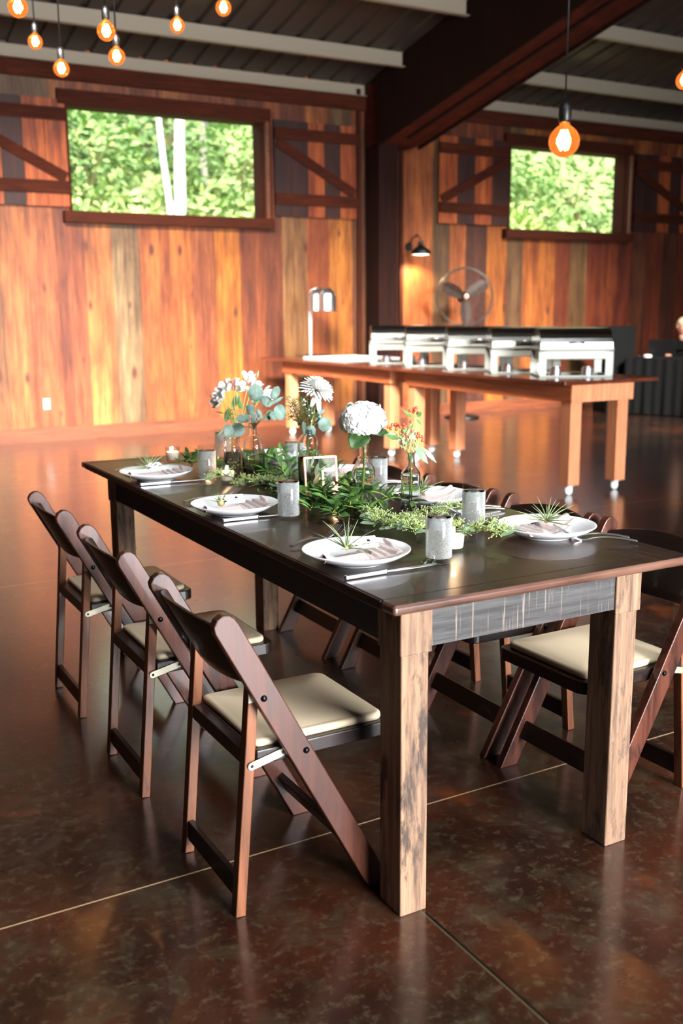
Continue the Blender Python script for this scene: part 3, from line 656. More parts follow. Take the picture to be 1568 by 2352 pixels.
for i,(x,y,a,l) in enumerate(PLT):
    p=p0 if i==0 else dup(p0,T(x,y),0,l); n=n0 if i==0 else dup(n0,T(x,y),0,NL[i])
    p.location=T(x,y,HT+.0005); p.rotation_euler=(0,0,TA); n.location=T(x,y,HT+.002); n.rotation_euler=(0,0,TA+a+(0 if i else -.02))
AIR=[(.100,.368,.03,'thin-leaved air plant tied to the tag on the front left plate',.085,14,.006),(.070,1.058,.03,'small bulbous air plant on the middle left plate',.042,24,.012),(.100,1.80,.032,'wispy air plant on the far left plate',.075,22,.006),
     (.690,.355,.034,'spiky pale green air plant on the front right plate',.070,34,.008),(.668,.905,.034,'air plant standing on the plate behind the berry bottle',.065,26,.009)]
for k,(x,y,z,l,h,n,b) in enumerate(AIR):
    e=make_air(l,k+3,h,n,b); e.location=T(x,y,HT+z)
for (x,y,z,l,rx,rz) in [(.145,.346,.048,'white tag printed with a sprig and small text on the front left plate',.75,-.05),(.105,1.03,.047,'white tag beside the bulbous air plant on the middle left plate',.7,-.12),(.125,1.79,.046,'small white tag on the far left plate',.5,.3)]:
    e=make_tag(l,'paper tags tied to the air plants'); e.location=T(x,y,HT+z); e.rotation_euler=Euler((rx,0,rz))
# cutlery
def make_knife(label):
    e=empty('table_knife',(0,0,0),0,label,'knife','steel knives left of the glasses')
    pts=[(0,-.006),(.105,-.0055),(.108,-.003),(.108,.003),(.105,.0055),(0,.006),(-.002,.003),(-.002,-.003)]
    MB().prism(pts,.009,TR(0,0,.005)).build('handle',M_silver,e,bevel=.0018)
    bl=MB().prism([(.106,-.004),(.135,-.007),(.19,-.009),(.225,-.008),(.243,-.001),(.243,.003),(.235,.005),(.106,.004)],.0016,TR(0,0,.005)); bl.build('blade',M_silver,e,bevel=.0005)
    t=MB()
    for k in range(24): t.box((.004+k*.0042,-.0035,.0092),(.006+k*.0042,.0035,.0102))
    t.build('handle_texture',M_bolt,e)
    return e
k0=make_knife('steel knife beside the front left plate, blade pointing to the nearest glass')
k0.location=T(.018,.229,HT+.001); k0.rotation_euler=(0,0,TA+.012)
dup(k0,T(.028,.945,HT+.001),TA-.03,'steel knife beside the middle left plate'); dup(k0,T(.020,1.650,HT+.001),TA-.05,'steel knife beside the far left plate')
def make_fork(label):
    e=empty('table_fork',(0,0,0),0,label,'fork','steel forks beside the plates')
    def pz(x): # side profile: handle low at end, rise, dip at neck, tines up
        return .004+.006*math.sin(PI*min(1,x/.12))+(.0 if x<.12 else .022*((x-.12)/.07)**2)*1.0-.006*math.exp(-((x-.135)/.02)**2)
    def ribbon(m,x0,x1,w0,w1,y0=0,y1=0,n=10,t=.003):
        vs=[]
        for i in range(n+1):
            s=i/n; x=x0+(x1-x0)*s; wv=(w0+(w1-w0)*s)/2; y=y0+(y1-y0)*s; z=pz(x)
            vs+=[(x,y-wv,z),(x,y+wv,z),(x,y+wv,z+t),(x,y-wv,z+t)]
        fs=[]
        for i in range(n):
            a=i*4
            for k in range(4): fs.append((a+k,a+4+k,a+4+(k+1)%4,a+(k+1)%4))
        fs+=[(0,1,2,3),(n*4+3,n*4+2,n*4+1,n*4)]
        m.add(vs,fs)
    m=MB(); ribbon(m,0,.11,.013,.009); m.build('handle',M_silver,e,smooth=False,bevel=.0008)
    m=MB(); ribbon(m,.11,.135,.009,.007,n=4); ribbon(m,.135,.155,.007,.022,n=5)
    for k in range(4): y=-.0092+k*.00613; ribbon(m,.154,.192,.0036,.0018,y,y,n=6,t=.0018)
    m.build('tines',M_silver,e)
    return e
f0=make_fork('outer fork left of the front left plate, tines showing beyond the rim')
def put(e,a,b): # place from handle end a toward b (table coords)
    e.location=T(a[0],a[1],HT+.001); e.rotation_euler=(0,0,TA+math.atan2(b[1]-a[1],b[0]-a[0]))
put(f0,(.050,.560),(.23,.635))
for a,b,l in [((.075,.535),(.262,.618),'inner fork left of the front left plate'),((.032,1.262),(.20,1.30),'outer fork behind the middle left plate'),((.042,1.24),(.22,1.285),'inner fork behind the middle left plate'),((.035,2.00),(.2,2.03),'fork behind the far left plate'),
              ((.822,.165),(.700,.285),'front fork right of the front right plate'),((.835,.205),(.720,.325),'rear fork right of the front right plate'),((.800,.672),(.640,.71),'front fork by the berry bottle plate'),((.812,.705),(.655,.745),'rear fork by the berry bottle plate'),
              ((.800,1.215),(.64,1.23),'front fork between the two tall bottles'),((.81,1.245),(.65,1.26),'rear fork between the two tall bottles')]:
    e=dup(f0,(0,0,0),0,l); put(e,a,b)
# glasses
def make_glass(label):
    e=empty('water_glass',(0,0,0),0,label,'glass','tall water glasses on the table'); r=.0300; h=.124
    MB().lathe([(0,.0),(r-.004,.0),(r-.001,.003),(r,.008),(r,h),(r-.0008,h+.0008),(r-.0012,h),(r-.0010,h-.0015)],40).build('glass_body',M_thin,e,smooth=True)
    MB().lathe([(0,.0112),(r-.005,.0112),(r-.0021,.0145),(r-.0021,h-.016),(0,h-.016)],40).build('water',pm('water',(250,253,253),.0,trans=1,ior=1.14) if 'water' not in MATS else MATS['water'],e,smooth=True)
    MB().lathe([(r+.0003,.012),(r+.0007,.014),(r+.0007,h-.020),(r+.0003,h-.017)],40).build('condensation',M_frost,e,smooth=True)
    ic=MB()
    for k in range(4):
        M=TR(R.uniform(-.01,.01),R.uniform(-.01,.01),h-.03-k*.004)@RX(R.uniform(0,3))@RY(R.uniform(0,3)); ic.box((-.008,-.008,-.008),(.008,.008,.008),M=M)
    ic.build('ice',M_frost,e,bevel=.002)
    return e
GL=[(.287,.262,'tall iced water glass nearest the camera, knife tip at its foot'),(.206,.890,'tall water glass in front of the framed number'),(.255,1.627,'tall water glass between the two far candles'),(.562,.500,'tall water glass on the right in front of a chair back'),(.665,1.160,'water glass half hidden behind the hydrangea bottle'),(.602,1.660,'water glass half hidden behind the chrysanthemum bottle'),(.503,2.085,'farthest water glass, behind the silvery leaves')]
g0=make_glass(GL[0][2]); g0.location=T(GL[0][0],GL[0][1],HT+.0012)
for x,y,l in GL[1:]: dup(g0,T(x,y,HT+.0012),0,l)
pud=MB().prism([(.034*math.cos(t)*(1+.12*math.sin(3*t))-.004,.036*math.sin(t)*(1+.1*math.cos(2*t))) for t in [2*PI*k/26 for k in range(26)]],.0008,TR(0,0,.0008)).build('water_ring',MATS['water'],loc=T(.283,.262,HT))
tag(pud,'small puddle of condensation around the foot of the nearest glass','puddle')
# candles
def make_candle(label):
    e=empty('votive_candle',(0,0,0),0,label,'candle','lit white votive candles in glass cups')
    MB().lathe([(0,0),(.0225,0),(.0245,.004),(.0285,.052),(.0295,.0555),(.0285,.0565),(.0270,.0555),(.0235,.008),(.021,.006),(0,.006)],32).build('glass_cup',M_thin,e,smooth=True)
    MB().lathe([(0,.0065),(.0205,.0065),(.0230,.010),(.0252,.038),(.022,.0385),(0,.0375)],28).build('wax',M_wax,e,smooth=True)
    fl=MB().ball((0,0,.050),.0042,10,8,(.8,.8,1.9)).build('flame',M_flame,e,smooth=True); MB().tube([(0,0,.037),(0,0,.046)],.0007,5).build('wick',M_ink,fl)
    l=bpy.data.lights.new('candle_glow','POINT'); l.energy=.35; l.color=(1,.6,.3); l.shadow_soft_size=.006; lo=bpy.data.objects.new('candle_glow',l); COL.objects.link(lo); lo.parent=e; lo.location=(0,0,.06)
    return e
CD=[(.384,.338,'lit votive candle behind the nearest water glass'),(.303,1.565,'lit votive candle right of the far left water glass'),(.315,2.146,'lit votive candle at the far left corner of the table'),(.462,1.085,'lit votive candle at the foot of the framed number'),(.400,1.99,'lit votive candle hidden among leaves left of the alstroemeria bottle')]
k_=make_candle(CD[0][2]); k_.location=T(CD[0][0],CD[0][1],HT+.001)
for x,y,l in CD[1:]: dup(k_,T(x,y,HT+.001),0,l)
# bottles
def bottle(x,y,prof,label,water,ribs=0,rim=None):
    e=empty('glass_bottle',T(x,y,HT+.001),0,label,'bottle','clear glass bottles used as bud vases')
    t=.0022; outer=list(prof); inner=[(max(r-t,.0),z+(t if i==0 else 0)) for i,(r,z) in enumerate(prof)][1:]
    inner=[(0,prof[1][1]+.005)]+[(max(r-t,.003),max(z,prof[1][1]+.005)) for r,z in prof[2:]]
    seg=48; m=MB(); m.lathe(outer+inner[::-1],seg)
    if ribs:
        vs=[]
        for v_ in m.v:
            r=math.hypot(v_[0],v_[1]); a=math.atan2(v_[1],v_[0]); k=1+.022*math.cos(a*ribs) if ribs and .05<v_[2]<.135 and r>.02 else 1; vs.append((v_[0]*k,v_[1]*k,v_[2]))
        m.v=vs
    m.build('bottle_body',M_glass,e,smooth=True)
    wr=[(0,prof[1][1]+.0055)]+[(max(r-t-.0004,.002),max(z,prof[1][1]+.0055)) for r,z in prof[2:] if z<water]; wr.append((wr[-1][0],water)); wr.append((0,water))
    MB().lathe(wr,32).build('water',MATS['water'],e,smooth=True)
    return e
B3=(.434,.859); B4=(.536,.767); B1=(.421,1.605); B1b=(.478,1.93); B2=(.439,1.217)
bottle(*B3,[(0,0),(.027,0),(.0305,.004),(.0305,.012),(.0285,.016),(.0290,.098),(.0325,.102),(.0335,.108),(.0325,.114),(.0335,.120),(.0300,.134),(.0200,.146),(.0150,.150),(.0175,.155),(.0175,.163),(.0125,.167),(.0128,.190),(.0140,.225),(.0150,.228)],'ornate fluted bottle holding the hydrangea',.128,ribs=16)
bottle(*B4,[(0,0),(.0260,0),(.0280,.005),(.0285,.03),(.0270,.08),(.0282,.112),(.0270,.122),(.0170,.136),(.0125,.142),(.0105,.172),(.0112,.178),(.0125,.180)],'slim square-shouldered bottle holding red berries',.118)
bottle(*B1,[(0,0),(.0370,0),(.0390,.005),(.0395,.09),(.0390,.118),(.0350,.135),(.0230,.148),(.0150,.154),(.0135,.172),(.0145,.190),(.0155,.193)],'round-shouldered bottle holding silver eucalyptus',.10)
bottle(*B1b,[(0,0),(.030,0),(.032,.004),(.032,.058),(.028,.072),(.026,.080),(.030,.088),(.031,.104),(.0315,.106)],'short bottle behind the eucalyptus, holding white and pink flowers',.05)
bottle(*B2,[(0,0),(.0320,0),(.0340,.004),(.0340,.160),(.0345,.166),(.0320,.178),(.0220,.190),(.0150,.196),(.0150,.206),(.0160,.208)],'straight-sided bottle holding the white chrysanthemum',.12,ribs=0)
# ---- flowers; each stem is a thing standing in its bottle
def px(base,x,y,dy=0): # point in the plane of a bottle (parallel to the wall)
    return atY(x,y,T(*base).y+dy)
def local(o_pts,base): return [V(p)-base for p in o_pts]
def stemthing(name,base,label,cat,group=None):
    b=T(base[0],base[1],HT+.010); return empty(name,b,0,label,cat,group),b
# hydrangea
e,b=stemthing('hydrangea',B3,'big white hydrangea head on a thick green stem in the fluted bottle','flower')
hc=px(B3,833,962); hc=hc-b
MB().tube([(-.010,-.004,0),(-.004,0,.06),(.002,0,.13),(.004,0,.20),hc-V((0,0,.03))],[.0042,.0040,.0038,.004,.0045],8).build('stem',M_stem,e,smooth=True)
m=MB(); rx,ry,rz_=.065,.065,.052
cen=MB()
for k in range(300):
    ph=math.acos(1-1.62*(k+.5)/300); th=k*2.39996; d=V((math.sin(ph)*math.cos(th),math.sin(ph)*math.sin(th),math.cos(ph)))
    q=1+R.uniform(-.06,.05); p=hc+V((d.x*rx*q,d.y*ry*q,d.z*rz_*q-.004)); nn=(d+V((R.gauss(0,.2),R.gauss(0,.2),R.gauss(0,.2)))).normalized(); t1=nn.orthogonal().normalized(); t2=nn.cross(t1); a0=R.uniform(0,PI)
    for j in range(4):
        a=a0+j*PI/2; dr=t1*math.cos(a)+t2*math.sin(a); m.leaf(p,dr+nn*.2,nn,.0100,.0118,'petal',.3,.06)
m.build('petals',M_petal,e,smooth=True)
MB().ball(hc-V((0,0,.004)),.045,16,10,(1.12,1.12,.85)).build('flower_core',pm('pale_green_core',(206,214,176),.7),e,smooth=True)
for (dx,dy,L,W_,dr,nm) in [(-.012,-.02,.078,.062,(-.75,-.35,-.40),0),(.012,-.03,.070,.050,(.55,-.8,-.02),0)]:
    lf=MB(); base=hc+V((dx*.2,-.02,-.036)); nu,nv=10,8; vs=[];d=V(dr).normalized(); n=V((0,-.5,1)); n=(n-d*n.dot(d)).normalized(); s_=d.cross(n)
    for i in range(nu+1):
        t=i/nu; wv=W_/2*(math.sin(PI*min(1,t*.97+.03))**.75)*(1+.05*(i%2))
        for j in range(nv+1):
            u=j/nv*2-1; vs.append(base+d*(L*t)+s_*(u*wv)+n*(abs(u)*wv*.25-.12*L*t*t))
    lf.add(vs,[(i*(nv+1)+j,i*(nv+1)+j+1,(i+1)*(nv+1)+j+1,(i+1)*(nv+1)+j) for i in range(nu) for j in range(nv)]).build('leaf',M_hydleaf,e,smooth=True,solid=.0006)
# hypericum
e,b=stemthing('hypericum_branch',B4,'sprig of red hypericum berries in the slim bottle','flower')
pt=lambda x,y,dy=0: px(B4,x,y,dy)-b
MB().tube([(.004,0,0),(.002,0,.08),(0,0,.14),pt(938,1035),pt(945,1000),pt(952,960)],[.0022,.0022,.002,.002,.0018,.0012],6).tube([pt(938,1040),pt(920,1005),pt(905,988)],.0012,6).tube([pt(938,1035),pt(958,1015),pt(966,1005)],.0012,6).build('stem',M_stem,e,smooth=True)
m=MB(); cups=MB()
for (x,y) in [(891,981),(897,984),(900,976),(907,975),(911,975),(917,978),(910,986),(919,981),(928,983),(927,975),(931,979),(943,969),(950,939),(956,937),(949,946),(957,946),(960,949),(941,944),(946,991),(960,996),(958,1003),(964,1003),(970,1004),(970,1012),(953,942)]:
    p=pt(x,y,R.uniform(-.015,.015)); m.ball(p,.0046,10,7,(1,1,1.15)); cups.leaf(p-V((0,0,.009)),(0,0,1),(0,-1,0),.007,.006,'petal'); cups.tube([p-V((0,0,.004)),p-V((0,0,.015))],.0008,4)
m.build('berries',M_berry,e,smooth=True); cups.build('calyx',M_stem,e)
m=MB()
for (x0,y0,x1,y1,W_) in [(915,1008,882,998,.022),(930,995,925,978,.018),(945,960,925,940,.012),(958,958,968,945,.012),(955,962,969,976,.012),(940,985,934,1000,.016),(940,985,948,968,.012),(922,1000,912,1018,.01)]:
    p=pt(x0,y0); q=pt(x1,y1,R.uniform(-.01,.01)); m.leaf(p,q-p,(0,-1,.5),(q-p).length,W_,'lance',.08,.2)
m.build('leaves',M_lfdark,e,smooth=True)
def seeded_leaves(e,lst,ptf,buds,mat=M_lfseed):
    m=MB()
    for (x0,y0,x1,y1,W_) in lst:
        p=ptf(x0,y0); q=ptf(x1,y1,R.uniform(-.012,.012)); m.leaf(p,q-p,(R.uniform(-.3,.3),-1,.4),(q-p).length,W_,'lance',.05,.08)
    m.build('leaves',mat,e,smooth=True)
    s=MB()
    for (x,y,n) in buds:
        for _ in range(n):
            p=ptf(x+R.gauss(0,5),y+R.gauss(0,6),R.uniform(-.01,.01)); s.ball(p,.0021,6,4,(1,1,1.4)); s.tube([p,ptf(x,y+7)],.0006,4)
    if buds: s.build('seed_buds',M_bud,e,smooth=True)
e,b=stemthing('seeded_eucalyptus',B4,'grey green seeded eucalyptus stem beside the red berries','flower'); 
MB().tube([(-.004,0,0),(0,.002,.1),(.001,.001,.15),pt(943,1030),pt(930,1010)],.0016,6).build('stem',M_stemdk,e)
seeded_leaves(e,[(938,1018,955,988,.020),(950,1022,985,1066,.026),(968,1028,1005,1063,.020),(935,1040,950,1062,.022),(930,1035,928,1000,.014)],pt,[(922,1005,12),(928,1018,12),(940,1012,12),(948,1030,12),(955,1022,10)])
# chrysanthemum
e,b=stemthing('chrysanthemum',B2,'single white chrysanthemum leaning right above its bottle','flower'); pt=lambda x,y,dy=0: px(B2,x,y,dy)-b
hc=pt(727,897); MB().tube([(-.012,0,0),(-.004,0,.1),(0,0,.19),pt(714,975),pt(722,940),hc],[.003,.003,.003,.0028,.0026,.003],7).build('stem',M_stem,e,smooth=True)
m=MB(); ax=V((.25,-.35,.9)).normalized(); t1=ax.orthogonal().normalized(); t2=ax.cross(t1)
for k in range(230):
    f=(k+.5)/230; ph=f**.6*1.75; th=k*2.39996; d=ax*math.cos(ph)+(t1*math.cos(th)+t2*math.sin(th))*math.sin(ph); L=.030+.024*f**.7; m.leaf(hc+d*.008,d,ax-d*.3+d.cross(ax)*.0,L*R.uniform(.85,1.05),.0095,'strap',-.22*(1-f)+.05,.35)
m.leaf(hc,V((-1,0,-.02)),(0,0,1),.066,.016,'strap',.0,.2); m.leaf(hc,V((-.55,-.3,-1)),(0,-1,0),.056,.017,'strap',.1,.2); m.leaf(hc,V((.0,-.3,-1)),(0,-1,0),.068,.018,'strap',.1,.2); m.leaf(hc,V((.9,-.2,-.55)),(0,0,1),.064,.014,'strap',.0,.2)
m.build('petals',M_petal,e,smooth=True)
m=MB(); 
for (x0,y0,x1,y1,W_) in [(712,960,700,935,.02),(716,950,705,920,.02),(724,945,738,935,.012),(722,948,745,948,.014),(728,945,735,957,.012)]: p=pt(x0,y0);q=pt(x1,y1); m.leaf(p,q-p,(0,-1,.4),(q-p).length,W_,'lance',.1,.2)
m.build('leaves',M_hydleaf,e,smooth=True)
e,b=stemthing('waxflower_sprig',B2,'fine twiggy waxflower sprig with tiny white buds below the chrysanthemum','flower')
tw=MB(); bd=MB(); nd=MB()
for k in range(64):
    x=R.uniform(662,722); y=R.uniform(918,968)-(722-x)*.05; p=pt(x,y,R.uniform(-.03,.03)); root=pt(706,992)
    tw.tube([root,root.lerp(p,.5)+V((R.gauss(0,.004),R.gauss(0,.004),R.gauss(0,.004))),p],.0008,4)
    if k%2==0: bd.ball(p,.0032,6,4)
    for _ in range(5): q=p+V((R.gauss(0,.006),R.gauss(0,.006),R.gauss(0,.006))); nd.leaf(q,(R.gauss(0,1),R.gauss(0,1),R.uniform(0,1.4)),(0,-1,0),.017,.0024,'lance')
tw.tube([(.006,0,0),(.002,0,.1),(0,0,.19),pt(706,992)],.0018,5); tw.build('stem',M_stemdk,e); bd.build('buds',M_petal,e,smooth=True); nd.build('needles',M_moss,e)
def euc(base,lst,label,root):
    e,b=stemthing('silver_eucalyptus',base,label,'flower'); pt=lambda x,y,dy=0: px(base,x,y,dy)-b
    m=MB(); st=MB(); r0=pt(*root); st.tube([(.005,0,0),(.002,0,.08),r0*.98],.002,6)
    for (x,y,L,W_,ang) in lst:
        a=math.radians(ang); L*=1.15; W_*=1.18; c=pt(x,y,R.uniform(-.015,.015)); d=V((math.cos(a),R.uniform(-.25,.25),math.sin(a))); d.normalize(); s0=c-d*(L/2); m.leaf(s0,d,(R.uniform(-.3,.3),-1,R.uniform(-.1,.5)),L,W_,'round',.06,.05); st.tube([r0,(r0+s0)/2+V((0,0,.008)),s0],[.0014,.0012,.0008],4)
    st.build('stem',M_stemdk,e,smooth=True); m.build('leaves',M_lfeuc,e,smooth=True,solid=.0004)
euc(B2,[(745,975,.042,.040,-20),(733,968,.040,.024,-70),(714,990,.034,.030,-80),(699,985,.042,.018,-75),(688,968,.026,.012,55),(737,945,.026,.014,30),(730,950,.03,.012,-60)],'silver eucalyptus leaves hanging over the shoulder of the chrysanthemum bottle',(708,1000))
euc(B1,[(587,902,.054,.050,-95),(632,902,.044,.028,60),(612,922,.042,.036,-20),(632,922,.058,.013,25),(643,947,.050,.052,-30),(616,955,.038,.026,-110),(628,955,.034,.030,-20),(575,940,.034,.028,-85),(595,950,.032,.016,-70),(555,962,.032,.028,170),(567,960,.03,.02,-110),(525,990,.038,.042,-150),(545,988,.052,.044,-160),(583,962,.04,.02,-95),(597,962,.022,.012,20)],'large round silver eucalyptus leaves above the round-shouldered bottle',(583,985))
# alstroemeria
e,b=stemthing('alstroemeria_bunch',B1b,'white and blush alstroemeria blooms at the back left of the bouquet','flower'); pt=lambda x,y,dy=0: px(B1b,x,y,dy)-b
m=MB(); mp=MB(); st=MB(); lv=MB()
for (x,y,pk,dr) in [(507,908,0,(-.8,-.2,.3)),(520,890,0,(-.5,-.2,.8)),(535,885,1,(-.1,-.2,1)),(549,890,0,(.3,-.5,.6)),(570,868,0,(.0,-.2,1)),(585,882,0,(.5,-.2,.7)),(500,920,0,(-1,-.1,0)),(612,905,0,(.9,-.1,.2))]:
    c=pt(x,y,R.uniform(-.02,.02)); d=V(dr).normalized(); t1=d.orthogonal().normalized(); t2=d.cross(t1)
    c=c-d*.02
    for k in range(6):
        a=k*PI/3; o=t1*math.cos(a)+t2*math.sin(a); (mp if pk else m).leaf(c,d+o*.42,o,.049,.027,'petal',-.18,.2)
    st.tube([(0,0,.0),(0,0,.08),pt(545,990),(pt(545,990)+c)/2+V((0,0,-.01)),c],[.002,.002,.0018,.0016,.0014],6)
m.build('petals',M_petal,e,smooth=True); mp.build('petals',M_pink,e,smooth=True); st.build('stem',M_stem,e,smooth=True)
for (x0,y0,x1,y1,W_) in [(548,905,532,940,.030),(527,935,517,972,.030),(600,912,577,924,.03),(568,900,592,868,.014),(590,868,594,850,.008),(603,905,618,902,.02),(515,950,494,945,.008),(512,985,500,1000,.012),(545,925,560,940,.02),(550,940,548,905,.02)]:
    p=pt(x0,y0);q=pt(x1,y1); lv.leaf(p,q-p,(R.uniform(-.3,.3),-1,.4),(q-p).length,W_,'lance',.05,.15)
lv.build('leaves',M_lfdark,e,smooth=True)
e,b=stemthing('white_filler_sprig',B1b,'pale filler sprig low in the left bouquet','flower'); s=MB(); 
for _ in range(40): 
    p=pt(R.gauss(536,5),R.uniform(935,975),R.uniform(-.01,.01)); s.ball(p,.003,6,4)
s.build('buds',M_bud,e,smooth=True); MB().tube([(0,0,0),(0,0,.1),pt(536,985),pt(536,940)],.0012,5).build('stem',M_stem,e)
# ---- greenery runner, each sprig lies on the table
def ruscus(x,y,ang,L,label,lift=.03,n=15,mat=M_lfdark,kind='ruscus',group='green ruscus sprigs of the table runner'):
    e=empty('ruscus_sprig',T(x,y,HT+.004),0,label,'greenery',group); a=ang; d=V((math.cos(a),math.sin(a),0)); sd=V((-d.y,d.x,0)); pts=[]
    for k in range(7):
        t=k/6; pts.append(d*(L*t)+V((0,0,.006+lift*math.sin(t*PI*.75)))+sd*(.02*math.sin(t*3+ang)))
    MB().tube(pts,[.0018]*6+[.0008],5).build('stem',M_stem,e,smooth=True)
    m=MB()
    for k in range(n):
        t=(k+.7)/n; i=min(5,int(t*6)); p=pts[i].lerp(pts[i+1],t*6-i); s_=1 if k%2 else -1
        dd=d*.6+sd*s_*R.uniform(.5,1.1)+V((0,0,R.uniform(-.05,.85))); Lf=R.uniform(.038,.058); 
        q=p+dd.normalized()*Lf
        if q.z<.004: dd.z+= (.006-q.z)/Lf
        m.leaf(p,dd,V((R.gauss(0,.3),R.gauss(0,.3),1)),Lf,R.uniform(.015,.022),'lance',.03,.22)
    m.build('leaves',mat,e,smooth=True)
def seuc(x,y,ang,L,label,lift=.02,n=14,leafk=.5):
    e=empty('seeded_eucalyptus_sprig',T(x,y,HT+.004),0,label,'greenery','seeded eucalyptus sprigs of the table runner'); d=V((math.cos(ang),math.sin(ang),0)); sd=V((-d.y,d.x,0)); pts=[]
    for k in range(7): t=k/6; pts.append(d*(L*t)+V((0,0,.006+lift*math.sin(t*PI*.8)))+sd*(.012*math.sin(t*4+ang)))
    st=MB().tube(pts,.0014,5); m=MB(); s=MB()
    for k in range(n):
        t=(k+.5)/n; i=min(5,int(t*6)); p=pts[i].lerp(pts[i+1],t*6-i); s_=1 if k%2 else -1
        if R.random()<leafk:
            dd=d*.5+sd*s_+V((0,0,R.uniform(.0,.7))); m.leaf(p,dd,V((R.gauss(0,.4),-.3,1)),R.uniform(.030,.042),R.uniform(.018,.026),'round' if R.random()<.5 else 'lance',.05,.1)
        if R.random()<.75:
            c=p+sd*s_*.014+V((0,0,R.uniform(.006,.02)))
            for _ in range(16):
                q=c+V((R.gauss(0,.008),R.gauss(0,.008),R.gauss(0,.006))); q.z=max(q.z,.003); s.ball(q,.0020,6,4); st.tube([q,c*.6+p*.4],.0005,3)
    st.build('stem',M_stem,e); 
    if m.v: m.build('leaves',M_lfseed,e,smooth=True)
    if s.v: s.build('seed_buds',M_bud,e,smooth=True)
RS=[(.40,.86,-1.9,.15,'in front of the fluted bottle'),(.38,.93,-2.6,.16,'left of the fluted bottle'),(.36,1.02,-2.2,.15,'between the framed number and the middle glass'),(.42,1.02,2.9,.16,'at the foot of the framed number'),(.46,.86,-1.2,.14,'between the two front bottles'),(.50,.92,-.6,.15,'behind the slim berry bottle'),(.42,.80,-2.9,.15,'nearest the front left fork tines'),(.34,.96,-1.5,.14,'hanging toward the front left plate'),(.46,.97,.9,.16,'right of the framed number'),
    (.53,1.42,.9,.18,'in front of the farthest plate'),(.50,1.34,.3,.16,'right of the chrysanthemum bottle'),(.55,1.52,1.3,.16,'beside the half-hidden far water glass'),(.48,1.45,2.1,.16,'between the eucalyptus and chrysanthemum bottles'),(.40,1.75,2.6,.16,'behind the far left water glass'),(.42,1.9,2.2,.16,'right of the far left plate'),(.38,1.88,-2.8,.15,'beside the corner candle'),(.48,1.76,.5,.16,'behind the round-shouldered bottle'),(.44,1.10,1.2,.14,'rising behind the framed glass'),(.40,1.12,.5,.10,'with leaves pressed against the framed glass')]
for (x,y,a,L,l) in RS: ruscus(x,y,a,L,'dark green ruscus sprig '+l,lift=R.uniform(.02,.045))
for (x,y,a,L,l) in [(.40,.98,-2.3,.15,'arching over the left edge of the runner'),(.44,.84,-2.5,.16,'leaning on the fluted bottle from the front'),(.37,.90,-.9,.15,'spilling toward the slim bottle'),(.48,.80,2.2,.15,'crossing in front of the fluted bottle'),(.42,1.08,-1.1,.15,'running beside the framed number'),(.50,1.46,1.9,.17,'standing tall before the farthest plate'),(.56,1.36,1.2,.15,'right of the chrysanthemum bottle foot'),(.46,1.62,.2,.15,'right of the round-shouldered bottle foot')]: ruscus(x,y,a,L,'leafy green ruscus sprig '+l,lift=R.uniform(.05,.08))
ruscus(.36,.84,-2.3,.12,'dark green ruscus sprig behind the front left plate',lift=.02); ruscus(.44,.92,-2.2,.14,'upper dark ruscus sprig over the candle by the framed number',lift=.055)
SE=[(.44,.62,-2.0,.16,'reaching the front left plate rim'),(.42,.66,-2.7,.13,'left of the nearest glass'),(.40,.52,-1.2,.16,'between the two nearest glasses'),(.46,.70,-1.3,.17,'at the foot of the slim bottle'),(.47,.50,-1.0,.18,'ending right of the nearest candle'),(.50,.44,-1.5,.12,'under the right-hand front glass'),(.36,.60,-1.7,.14,'touching the nearest glass'),(.54,.68,-.4,.12,'under the plate behind the berry bottle'),(.40,.74,-2.2,.12,'in the front of the runner'),
    (.32,1.40,-1.2,.15,'low and mossy behind the middle left plate'),(.28,1.44,-.9,.15,'in front of the pale dish'),(.34,1.50,2.8,.12,'around the far left votive candle'),(.58,1.24,.6,.14,'right of the framed number, pale leaves'),(.38,1.30,-1.9,.13,'left of the framed number')]
for (x,y,a,L,l) in SE: seuc(x,y,a,L,'seeded eucalyptus sprig '+l,leafk=.7)
mo=MB()
for _ in range(1500):
    t=R.random(); y=1.15+t*.75; x=.40+.07*math.sin(y*5)+R.gauss(0,.045); p=V((x,y,R.uniform(.003,.022))); mo.leaf(p,(R.gauss(0,1),R.gauss(0,1),R.uniform(.0,.9)),(0,0,1),.016,.006,'lance')
for _ in range(700):
    y=.75+R.random()*.42; x=.42+R.gauss(0,.035); p=V((x,y,R.uniform(.003,.02))); mo.leaf(p,(R.gauss(0,1),R.gauss(0,1),R.uniform(.0,.9)),(0,0,1),.018,.007,'lance')
o=mo.build('fine_foliage',M_moss); o.location=T(0,0,HT+.001); o.rotation_euler=(0,0,TA); tag(o,'fine mossy green foliage filling the base of the table runner','greenery',kind='stuff')
